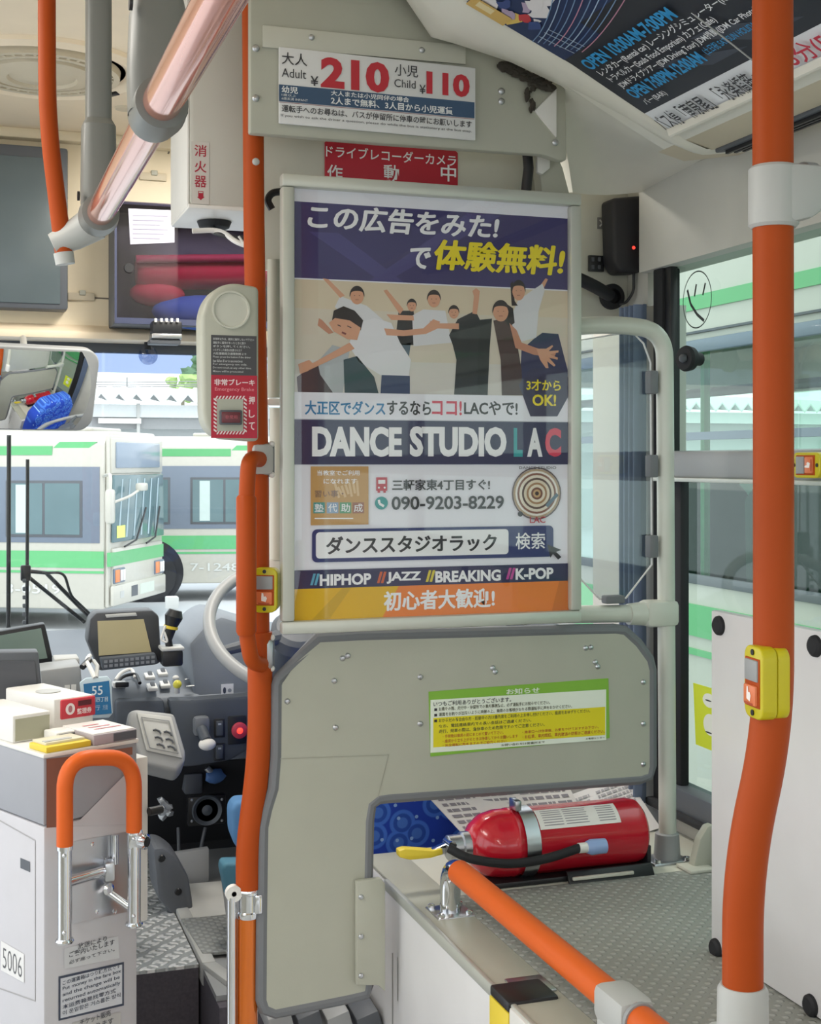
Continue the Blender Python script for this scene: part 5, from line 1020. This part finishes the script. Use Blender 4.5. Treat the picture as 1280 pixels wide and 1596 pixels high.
# tilted number pad beside the fare box
t = thing('number_pad', 'grey tilted pad with an embossed white plate beside the fare box', 'keypad', py(245, 1205, 2.6))
mb = MB(); p4 = [(200, 1108), (212, 1104), (272, 1111), (290, 1172), (288, 1188), (276, 1203), (222, 1190), (214, 1172), (198, 1126)]
mb.prism([py(u, v, 2.62 + (1190-v)*.0007) for u, v in p4], (.0, .04, -.03), M['grey'], .009, 3); mb.build('body', t)
pl = [py(u, v, 2.615 + (1190-v)*.0007) for u, v in [(213, 1110), (268, 1117), (285, 1182), (228, 1170)]]
mb = MB(); mb.prism(pl, (0, .01, -.004), M['greylt'], .003); 
at = lambda a, b: pl[0].lerp(pl[1], a).lerp(pl[3].lerp(pl[2], a), b) + V((0, -.0022, .0006))
for r_ in range(3):
    for c_ in range(2):
        a = .34 + .30*c_; b = .42+.18*r_; mb.tube([at(a, b), at(a+.08, b-.03), at(a+.18, b), at(a+.2, b+.06)], .002, M['greyd'], 6)
mb.tube([at(.10, .12), at(.88, .12), at(.9, .9), at(.12, .9)], .0012, M['grey'], 6, closed=True); mb.build('plate', t)
# screens by the fare box
t = thing('status_screen', 'slanted dark green display with a black frame in front of the windscreen', 'screen', py(40, 1042, 2.85))
mb = MB(); mb.prism([py(u, v, 2.85) for u, v in [(-70, 996), (70, 972), (84, 1034), (60, 1042), (-70, 1048)]], (0, .04, 0), M['black'], .004); mb.build('casing', t); mb = MB(); mb.prism([py(u, v, 2.848) for u, v in [(-64, 1002), (64, 979), (74, 1026), (-64, 1041)]], (0, .004, 0), mat('green_screen', '6F7F76', .25)); mb.build('screen', t)
t = thing('fare_display', 'dark fare display screen in a grey frame standing behind the fare box', 'screen', py(25, 1100, 2.55))
mb = MB(); mb.prism([py(u, v, 2.55) for u, v in [(-60, 1018), (60, 1016), (67, 1092), (60, 1106), (-60, 1112)]], (0, .05, 0), M['greyd'], .004); mb.build('casing', t); mb = MB(); mb.prism([py(u, v, 2.547) for u, v in [(-56, 1030), (54, 1030), (59, 1085), (-56, 1090)]], (0, .004, 0), mat('display_dark', '4A4C52', .3)); mb.build('screen', t)
t = thing('fare_printer', 'grey boxy unit with two white tags between the display and the blue card', 'machine', py(98, 1105, 2.68))
mb = MB(); mb.prism([py(u, v, 2.68) for u, v in [(62, 1045), (126, 1037), (130, 1110), (68, 1112)]], (0, .1, 0), M['grey'], .005); mb.build('body', t)
mb = MB(); rectpx(mb, 101, 1068, 109, 1077, 2.678, .003, M['white'], 0); rectpx(mb, 111, 1067, 119, 1076, 2.678, .003, M['white'], 0); mb.ball(py(103, 1089, 2.679), .003, M['black'], (1, 1, 1), 1); mb.build('tags', t)
mb = MB(); rectpx(mb, 84, 1026, 124, 1040, 2.78, .06, M['greylt'], .004); mb.build('top_tray', t)
t = thing('route_card', 'blue card numbered 55 in a clear sleeve hanging by the fare box', 'card', py(150, 1118, 2.6))
mb = MB(); mb.prism([py(u, v, 2.6) for u, v in [(124, 1064), (134, 1057), (168, 1054), (174, 1062), (176, 1112), (170, 1119), (132, 1120)]], (0, .006, 0), mat('sleeve', 'C9DCE6', .3), .002); mb.build('sleeve', t)
mb = MB(); sh = Sheet(mb, (0, 2.5995, 0), (1, 0, 0), (0, 0, 1)); sh.poly([(130, 1066), (170, 1061), (174, 1112), (140, 1115), (133, 1100)], ink('2A78AE'), .0005)
sh.text('55', 143, 1069, 160, 1083, ink('E8F2F8'), .0009, .01); sh.text('鶴町四丁目', 137, 1086, 168, 1094, ink('C8DCEC'), .0009, .02); sh.text('行', 145, 1099, 156, 1107, ink('A8C4DC'), .0009, .02); sh.text('方面', 160, 1098, 168, 1106, ink('A8C4DC'), .0009, .01); mb.build('card', t)
mb = MB(); mb.tube(fillet([py(148, 1057, 2.6), py(140, 1040, 2.62), py(134, 1030, 2.66), py(140, 1022, 2.7)], .02), .0045, M['white'], 8); mb.tube([py(150, 1056, 2.6), py(152, 1038, 2.62), py(146, 1030, 2.66)], .004, M['greylt'], 8); mb.tube([py(128, 1040, 2.64), py(140, 1028, 2.66)], .006, M['black'], 8); mb.build('lanyard', t)
# footwell
t = thing('accelerator_housing', 'rounded dark grey pedal housing on the driver floor', 'pedal', py(262, 1430, 2.85))
mb = MB(); mb.prism([py(u, v, 2.82) for u, v in [(238, 1322), (254, 1321), (276, 1336), (294, 1366), (300, 1400), (302, 1424), (272, 1430), (246, 1402)]], (0, .12, 0), mat('pedal_grey', '6A6E74', .7, var=.1), .012); mb.build('cover', t)
for u, v in ((252, 1338), (278, 1390)): MB().lathe([(.008, 0), (.006, .003), (0, .003)], py(u, v, 2.82), (0, -1, 0), M['black'], 12).build('screw', t)
mb = MB(); mb.prism([py(u, v, 3.0) for u, v in [(262, 1332), (326, 1322), (326, 1374), (300, 1380), (270, 1380)]], (0, .02, 0), mat('pale_panel', 'B9BABA', .7), .003); o = mb.build('kick_panel'); tag(o, 'pale kick panel behind the pedal housing', 'panel')
mb = MB(); fl = [pz(u, v, .603) for u, v in [(268, 1382), (345, 1376), (352, 1428), (300, 1434)]]; mb.prism(fl, (0, 0, .004), mat('pale_floor', 'C9C9C4', .8, var=.12)); struct(mb.build('floor_pale'))
mb = MB(); fl = [pz(u, v, .606) for u, v in [(282, 1436), (352, 1430), (372, 1486), (316, 1490)]]; mb.prism(fl, (0, 0, .006), dots('ribbed_mat', '8E918F', 'A6A9A7', .016, .4), .001); o = mb.build('driver_mat'); tag(o, 'grey ribbed floor mat in the driver cab', 'mat')
t = thing('footwell_speaker', 'square black speaker plate with a round cone under the dashboard', 'speaker', py(324, 1285, 3.04))
rectpx(MB(), 293, 1241, 352, 1286, 3.04, .02, M['black'], .003).build('plate', t); MB().lathe([(.035, 0), (.033, .006), (.02, -.004), (.008, .002), (0, .004)], py(323, 1263, 3.04), (0, -1, 0), M['dashd'], 28).build('cone', t)
for u, v in ((299, 1247), (346, 1246), (299, 1280), (346, 1279)): MB().ball(py(u, v, 3.039), .0035, M['steel'], (1, .5, 1), 1).build('screw', t)
mb = MB()
for k in range(7): mb.ball(py(252 + (k*5) % 14, 1248+k*4.2, 3.02), .011, mat('foil', 'C4C8CC', .3, .6), (1, .5, .8), 1, .4)
o = mb.build('crumpled_plastic'); tag(o, 'crumpled clear plastic tucked under the dashboard beside the fare box', 'bag')
mb = MB(); mb.ball(py(335, 1210, 3.06), .022, mat('blue_valve', '4A6FA4', .5), (1.1, .6, .8), 2, .15); mb.tube([py(335, 1210, 3.06), py(322, 1196, 3.06)], .008, M['steel'], 10); o = mb.build('blue_valve'); tag(o, 'blue valve handle under the dashboard above the speaker plate', 'valve')
mb = MB(); rectpx(mb, 288, 1206, 316, 1238, 3.07, .05, M['greyd'], .004); o = mb.build('relay_box'); tag(o, 'dark grey relay box under the dashboard', 'box')
for u0, u1 in ((281, 276), (313, 318)):
    mb = MB(); mb.tube([py(u1+2, 1290, 3.05), py(u0-2, 1332, 3.02)], .004, M['greyd'], 8); tag(mb.build('pedal_rod'), 'thin dark rod hanging under the dashboard speaker plate', 'rod', 'thin rods under the speaker plate')
# ================================================================== MIRROR AND WIPERS
t = thing('rear_view_mirror', 'wide rounded rear view mirror hanging in front of the windscreen', 'mirror', py(60, 670, 3.0))
mc = py(42, 607, 3.0); mn = V((.25, -.90, -.30)).normalized(); mr = V((mn.y*-1, mn.x, 0)).normalized(); mr = mr if mr.x > 0 else -mr; mu = mn.cross(mr); mu = mu if mu.z > 0 else -mu
hw, hh, cr_ = .158, .094, .035
ol = []
for cx, cz, s0 in ((1, 1, 0), (-1, 1, 90), (-1, -1, 180), (1, -1, 270)):
    for k in range(7): a = R(s0 + 15*k); ol.append((cx*(hw-cr_) + cr_*math.cos(a), cz*(hh-cr_) + cr_*math.sin(a)))
mb = MB(); mb.prism([mc + mr*x + mu*z - mn*.004 for x, z in ol], -mn*.03, M['grey'], .008, 3); mb.build('housing', t)
rows = []; RC = .75
for j in range(13):
    row = []
    for i in range(25):
        x = -1 + 2*i/24; z = -1 + 2*j/12; xx = x*(hw-.006); zl = hh-.006
        if abs(xx) > hw-cr_: dxx = abs(xx)-(hw-cr_); zl = hh-cr_ + math.sqrt(max(0, (cr_-.006)**2 - min(dxx, cr_-.006)**2))
        zz = z*zl; row.append(mc + mr*xx + mu*zz + mn*(.010 - (xx*xx+zz*zz)/(2*RC)))
    rows.append(row)
mb = MB(); mb.grid(rows, M['mirror']); mb.build('mirror_glass', t, ang=180)
mb = MB(); mb.tube([mc - mn*.03 + mu*.05, py(36, 524, 3.34)], .008, M['greylt'], 12); mb.build('arm', t)
for i, (u, v0_, v1_, lab) in enumerate(((14, 678, 985, 'tall black wiper blade upright on the windscreen nearest the frame edge'), (43, 716, 985, 'shorter black wiper blade upright on the windscreen with a hinged arm'))):
    t = thing('windscreen_wiper', lab, 'wiper', py(u, v1_, 3.5))
    MB().tube([py(u, v0_, 3.5), py(u-1, v1_+20, 3.5)], .0045 if i else .0055, M['black'], 8).build('blade', t)
    if i:
        mb = MB(); mb.tube([py(42, 890, 3.51), py(72, 893, 3.52), py(150, 972, 3.54)], .0055, M['black'], 8); mb.tube(fillet([py(66, 893, 3.5), py(100, 892, 3.5), py(108, 920, 3.5), py(112, 930, 3.5), py(152, 968, 3.52)], .02), .0035, M['black'], 8); mb.tube([py(44, 899, 3.51), py(132, 970, 3.53)], .005, M['black'], 8); mb.box(py(40, 893, 3.5), (.025, .02, .04), M['black'], .004); mb.build('arm', t)
        mb = MB()
        for k in range(6): mb.box(py(38, 905+k*13, 3.49), (.009, .01, .010), M['greyd'], .002)
        mb.build('joint', t)
# ================================================================== OUTSIDE
def bus_parts(t, L, H, W, txt, num, near=True):
    """parked city bus; local frame: x forward (nose at 0), y away from the viewer, z up"""
    G = M['buswhite']; mb = MB()
    sec = [(0, .32), (0, 2.35), (.05, H-.18), (.22, H), (W-.22, H), (W-.05, H-.18), (W, 2.35), (W, .32)]
    mb.prism([(-L, y, z) for y, z in sec], (L-.10, 0, 0), G, .03)
    nose = [(0, y, z) for y, z in sec]
    mb.prism([(-.10, .02, .34), (-.10, W-.02, .34), (-.10, W-.06, H-.06), (-.10, .06, H-.06)], (.06, 0, 0), G, .03)
    mb.bb(-.06, 0, .12, W-.12, .45, 1.2, G, .05); mb.bb(-.06, -.01, .10, W-.10, 2.28, H-.1, G, .04)
    mb.build('body', t, True)
    mb = MB(); mb.bb(-L+.1, -.16, -.012, .02, 1.28, 2.38, M['busgrey'], .004); mb.build('window_band', t, True)
    x = -.35; k = 0
    wins = [(.42, 1.60), (1.95, 3.2), (3.5, 4.8), (5.1, 6.4), (6.7, 8.0)]
    for a, b in wins:
        mb = MB(); mb.bb(-b, -a, -.02, -.008, 1.36, 2.18, M['greyd'], .004); f = mb.build('side_window', t, True)
        mb = MB(); m_ = (a+b)/2; mb.bb(-b+.04, -m_-.02, -.024, -.018, 1.40, 2.14, M['tint']); mb.bb(-m_+.02, -a-.04, -.024, -.018, 1.40, 2.14, M['tint'])
        mb.bb(-b+.16, -b+.34, -.026, -.022, 1.42, 2.12, mat('pale_curtain', 'BFCFCB', .8)); mb.build('pane', f, True)
    mb = MB(); mb.bb(-L+.05, -.1, -.008, .01, .92, 1.16, M['green']); mb.bb(-L+.05, -.1, -.008, .01, .84, .875, M['green']); mb.bb(-L+.05, -.9, .02, .06, 2.55, 2.68, M['green'])
    mb.prism([(-1.05, .025, 2.50), (-.55, .025, 2.50), (-.22, .05, 2.74), (-.8, .05, 2.74)], (0, .03, 0), M['green'])
    mb.bb(-.05, .004, .0, W-.1, .94, 1.14, M['green'], 0); mb.build('green_stripe', t, True)
    # front
    mb = MB(); mb.prism([(-.035, .10, 1.28), (-.035, W-.10, 1.28), (-.035, W-.14, 2.26), (-.035, .14, 2.26)], (.05, 0, 0), M['tint'], .015); f = mb.build('windscreen', t, True)
    mb = MB()
    for k in range(6): mb.prism([(.018, .25+.3*k, 1.34), (.018, .31+.3*k, 1.34), (.018, .45+.3*k, 2.2), (.018, .40+.3*k, 2.2)], (.002, 0, 0), mat('pane_glint', '9FB4BC', .3))  # slanted pale reflections painted over the windscreen pane
    mb.bb(.018, .022, .2, .52, 1.34, 1.52, ink('D8E47A')); mb.build('sticker', f, True)
    mb = MB(); mb.bb(-.02, .02, .22, W-.3, 2.36, H-.16, mat('blind_glass', '8A97A6', .15), .02); f = mb.build('destination_blind', t, True)
    mb = MB(); mb.bb(-.03, .03, .05, W-.05, .36, .66, G, .05); mb.bb(.028, .034, .75, 1.0, .44, .60, M['greyd']); mb.bb(.028, .034, 1.1, 1.7, .44, .60, mat('plate_pale', 'C7CFC4', .5)); mb.bb(.028, .034, .3, .45, .46, .56, M['greylt']); mb.build('bumper', t, True)
    for y in (.12, W-.52):
        mb = MB(); mb.bb(-.02, .02, y, y+.42, .68, .90, M['busgrey'], .02); f = mb.build('headlight', t, True)
        mb = MB(); mb.bb(.018, .028, y+.02, y+.19, .70, .88, mat('amber', 'E0834A', .3), .005); mb.bb(.018, .028, y+.22, y+.3, .71, .87, M['white'], .004); mb.bb(.018, .028, y+.32, y+.4, .71, .87, M['white'], .004); mb.build('lamp', f, True)
    mb = MB(); mb.tube([(.02, .5, 1.2), (.05, .9, 1.28), (.05, 1.3, 1.75)], .015, M['black'], 8); mb.tube([(.02, 1.4, 1.2), (.05, 1.7, 1.28), (.05, 1.9, 1.75)], .015, M['black'], 8); mb.build('wiper', t, True)
    mb = MB(); mb.tube(fillet([(-.1, .0, 2.25), (.12, -.28, 2.28), (.12, -.30, 2.0)], .1), .025, G, 10); mb.box((.12, -.30, 1.82), (.10, .22, .5), G, .05); mb.tube(fillet([(-.02, .06, 1.85), (.2, .25, 1.95), (.24, .55, 2.05)], .1), .02, G, 8); mb.box((.24, .62, 2.08), (.1, .3, .12), G, .03); mb.build('mirror', t, True)
    for xw in (-2.3, -7.0):
        mb = MB(); mb.lathe([(.58, -.004), (.58, .012), (0, .012)], (xw, 0, .52), (0, -1, 0), M['darkin'], 36); f = mb.build('wheel', t, True)
        mb = MB(); mb.lathe([(.46, .012), (.46, .03), (.27, .03), (.25, .016), (0, .02)], (xw, 0, .47), (0, -1, 0), M['tire'], 32); mb.lathe([(.24, .017), (.1, .03), (0, .03)], (xw, 0, .47), (0, -1, 0), M['greyd'], 24); mb.build('tyre', f, True)
    mb = MB(); mb.bb(-6.2, -3.4, .5, W-.5, H, H+.16, G, .06); mb.bb(-1.6, -.5, .5, W-.6, H, H+.07, G, .03); mb.build('roof_unit', t, True)
    mb = MB(); sh = Sheet(mb, (0, -.0095, 0), (1, 0, 0), (0, 0, 1)); sh.textab(txt, -4.2, -2.95, .96, 1.12, ink('EEF4EE'), .003, .02); sh.textab(num, -1.6, -.75, .54, .68, ink('C9CCC8'), .003, .01); mb.build('lettering', t, True)
def place_bus(u, d, hyaw, label, txt, num, zoff=-.9):
    p = pd(u, 720, d); p.z = zoff
    hx, hy = math.sin(hyaw), math.cos(hyaw)
    t = thing('city_bus', label, 'bus', p, math.atan2(hy, hx), 'parked city buses'); bus_parts(t, 9.0, 2.9, 2.3, txt, num); return t
place_bus(172, 19.2, R(118), 'white and green city bus whose nose and windscreen show through the windscreen', '大阪シティバス', '3-0519')
place_bus(440, 23.5, R(104), 'second white and green city bus, parked half hidden behind the first bus nose', '大阪シティバス', '7-1248')
# neighbouring bus alongside the window
t = thing('city_bus', 'white and green city bus parked close alongside the passenger window', 'bus', (3.3, 2.0, -.9), 0, 'parked city buses')
XB, XB2 = 2.2, 4.5; G = M['buswhite']
mb = MB(); mb.bb(XB, XB+.06, -4, 6.6, -.55, 1.18, G); mb.bb(XB, XB+.06, -4, 6.6, 1.915, 2.2, G); mb.prism([(XB, -4, 2.2), (XB+.22, -4, 2.42), (XB2-.22, -4, 2.42), (XB2, -4, 2.2)], (0, 10.6, 0), G)
mb.bb(XB2, XB2+.06, -4, 6.6, -.55, 1.05, G); mb.bb(XB2, XB2+.06, -4, 6.6, 1.95, 2.2, G); mb.bb(XB+.05, XB2, -4, 6.6, -.55, .1, M['greyd']); mb.bb(XB+.05, XB2, 6.5, 6.6, -.5, .95, G); mb.bb(XB+.05, XB2, 6.5, 6.6, 1.95, 2.2, G); mb.bb(XB+1.1, XB+1.16, 6.5, 6.6, .95, 1.95, M['busgrey'])
for y in (-2.4, -.9, .6, 2.1, 4.15, 5.4): mb.bb(XB, XB+.05, y-.06, y+.06, 1.18, 1.915, G)
for y in (-2, 0, 2, 4, 6): mb.bb(XB2, XB2+.05, y-.05, y+.05, 1.05, 1.95, M['busgrey'])
mb.build('body', t)
mb = MB(); mb.bb(XB-.006, XB+.002, -4, 6.6, 2.03, 2.076, M['green']); mb.bb(XB-.006, XB+.002, -4, 6.6, 1.00, 1.10, M['green']); mb.bb(XB-.006, XB+.002, -4, 6.6, .94, .96, M['green']); mb.build('green_stripe', t)
mb = MB(); mb.bb(XB-.01, XB+.01, -4, 6.6, 1.895, 1.935, M['busgrey'], .004); mb.bb(XB-.012, XB+.0, -4, 6.6, 1.955, 1.962, M['greyd']); mb.bb(XB-.01, XB+.01, -4, 6.6, 1.165, 1.195, M['greyd'], .004); mb.build('window_frame', t)
for i, (a, b) in enumerate(((.66, 2.04), (2.16, 4.09), (4.21, 5.34))):
    mb = MB(); mb.face([(XB+.03, a, 1.18), (XB+.03, b, 1.18), (XB+.03, b, 1.915), (XB+.03, a, 1.915)], glass('bus_pane', 'CFE4DA', .06)); f = mb.build('side_window', t)
    mb = MB(); mb.bb(XB+.02, XB+.04, a, b, 1.62, 1.645, M['busgrey']); m_ = (a+b)/2 + .25; mb.bb(XB+.02, XB+.04, m_-.012, m_+.012, 1.18, 1.915, M['alu']); mb.build('glazing_bar', f)
mb = MB(); mb.face([(XB2+.03, -4, 1.05), (XB2+.03, 6.6, 1.05), (XB2+.03, 6.6, 1.95), (XB2+.03, -4, 1.95)], M['wind']); mb.build('far_window', t)
for y in (3.25, 3.95, 4.65):
    for x in (2.6, 3.7):
        mb = MB(); mb.prism([(x, y, .85), (x+.42, y, .85), (x+.42, y+.02, 1.42), (x+.30, y+.03, 1.55), (x+.12, y+.03, 1.55), (x, y+.02, 1.42)], (0, .1, 0), mat('seat_dark_green', '3E5A50', .85), .02); mb.bb(x, x+.42, y-.4, y, .55, .7, mat('seat_dark_green', '3E5A50', .85), .03); mb.build('seat', t)
mb = MB(); mb.tube([(2.75, 1, 1.82), (2.75, 6, 1.82)], .018, M['greyd'], 8); mb.tube([(2.62, 4.35, .2), (2.62, 4.35, 2.2)], .018, mat('grab_green', '3FA36A', .4), 8); mb.tube([(3.2, 3.6, .2), (3.2, 3.6, 2.2)], .018, mat('grab_green', '3FA36A', .4), 8); mb.build('grab_pole', t)
mb = MB(); mb.bb(2.6, 3.3, 4.9, 4.93, 1.2, 1.55, mat('mint', '8FD8C0', .5)); mb.build('inner_panel', t)
# terminal building with a corrugated awning
t = thing('depot_shed', 'pale depot shed with a corrugated sawtooth roof edge behind the buses', 'building', py(240, 700, 44))
Yb = 44.0; xs = [py(u, 640, Yb).x for u in (-700, 1400)]
mb = MB(); mb.bb(xs[0], xs[1], Yb+1.5, Yb+2.0, -.9, py(240, 628, Yb).z, M['conc']); mb.build('wall', t)
mb = MB(); zt = py(240, 612, Yb).z; zl = py(240, 627, Yb).z; pit = .56; n = int((xs[1]-xs[0])/pit); r0 = []; r1 = []
for k in range(2*n): x = xs[0] + k*pit/2; z = zt if k % 2 else zl; r0.append(V((x, Yb, z))); r1.append(V((x, Yb+9, z+.7)))
mb.grid([r0, r1], M['corr']); mb.grid([r0, [p + V((0, 0, -.07)) for p in r0]], M['conc']); mb.build('awning_roof', t)
mb = MB(); mb.bb(xs[0], xs[1], Yb+.4, Yb+.7, py(240, 650, Yb).z, py(240, 630, Yb).z, M['corr']); mb.bb(xs[0], xs[1], Yb+.6, Yb+.8, py(240, 668, Yb).z, py(240, 651, Yb).z, M['grey']); mb.bb(py(155, 655, Yb).x, py(222, 655, Yb).x, Yb+.3, Yb+.5, py(240, 660, Yb).z, py(240, 652, Yb).z, M['white']); mb.build('fascia', t)
for u in (218, 60, 420):
    mb = MB(); mb.bb(py(u, 650, Yb).x-.05, py(u, 650, Yb).x+.05, Yb+.35, Yb+.45, -.9, py(240, 628, Yb).z, M['greylt']); mb.build('post', t)
t = thing('utility_wires', 'thin overhead wires with a short pole above the depot shed roof', 'wires', py(200, 600, 56))
mb = MB()
for v in (594, 600, 603): mb.tube([py(-200, v-3, 56), py(200, v+(2 if v < 600 else 0), 56), py(600, v-4, 56)], .02, M['grey'], 6)
mb.build('wire', t); mb = MB(); mb.tube([py(198, 610, 56), py(198, 588, 56)], .03, M['grey'], 8); mb.build('pole', t)
rnd = random.Random(5)
for i, (u, v, d, r_, lab) in enumerate(((312, 592, 60, 1.1, 'pale green leafy tree beyond the depot shed, beside the emergency brake box'), (285, 604, 66, .7, 'small pale tree top just above the shed roof'), (385, 600, 62, 1.3, 'leafy tree beyond the depot shed behind the orange stanchion'))):
    c_ = py(u, v, d); t = thing('tree', lab, 'tree', V((c_.x, c_.y, -.9)), 0, 'trees beyond the shed')
    mb = MB()
    for k in range(26):
        o_ = V((rnd.gauss(0, .5), rnd.gauss(0, .5), rnd.gauss(0, .4))) * r_; mb.ball(c_ + o_, r_*rnd.uniform(.16, .34), M['leaf'], (1, 1, .8), 2, .25)
    mb.build('crown', t); MB().tube([V((c_.x, c_.y, -.9)), c_], [.18, .08], mat('bark', '8A8474', .9), 8).build('trunk', t)
mb = MB(); p = pz(268, 946, -.1); mb.box(py(268, 939, 12.0), (.11, .10, .11), M['greylt'], .01); mb.tube([py(268, 945, 12.0), V((py(268, 945, 12.0).x, 12.0, -.9))], .02, M['greylt'], 10); o = mb.build('meter_post'); tag(o, 'small pale post box standing on the yard in front of the buses', 'post')
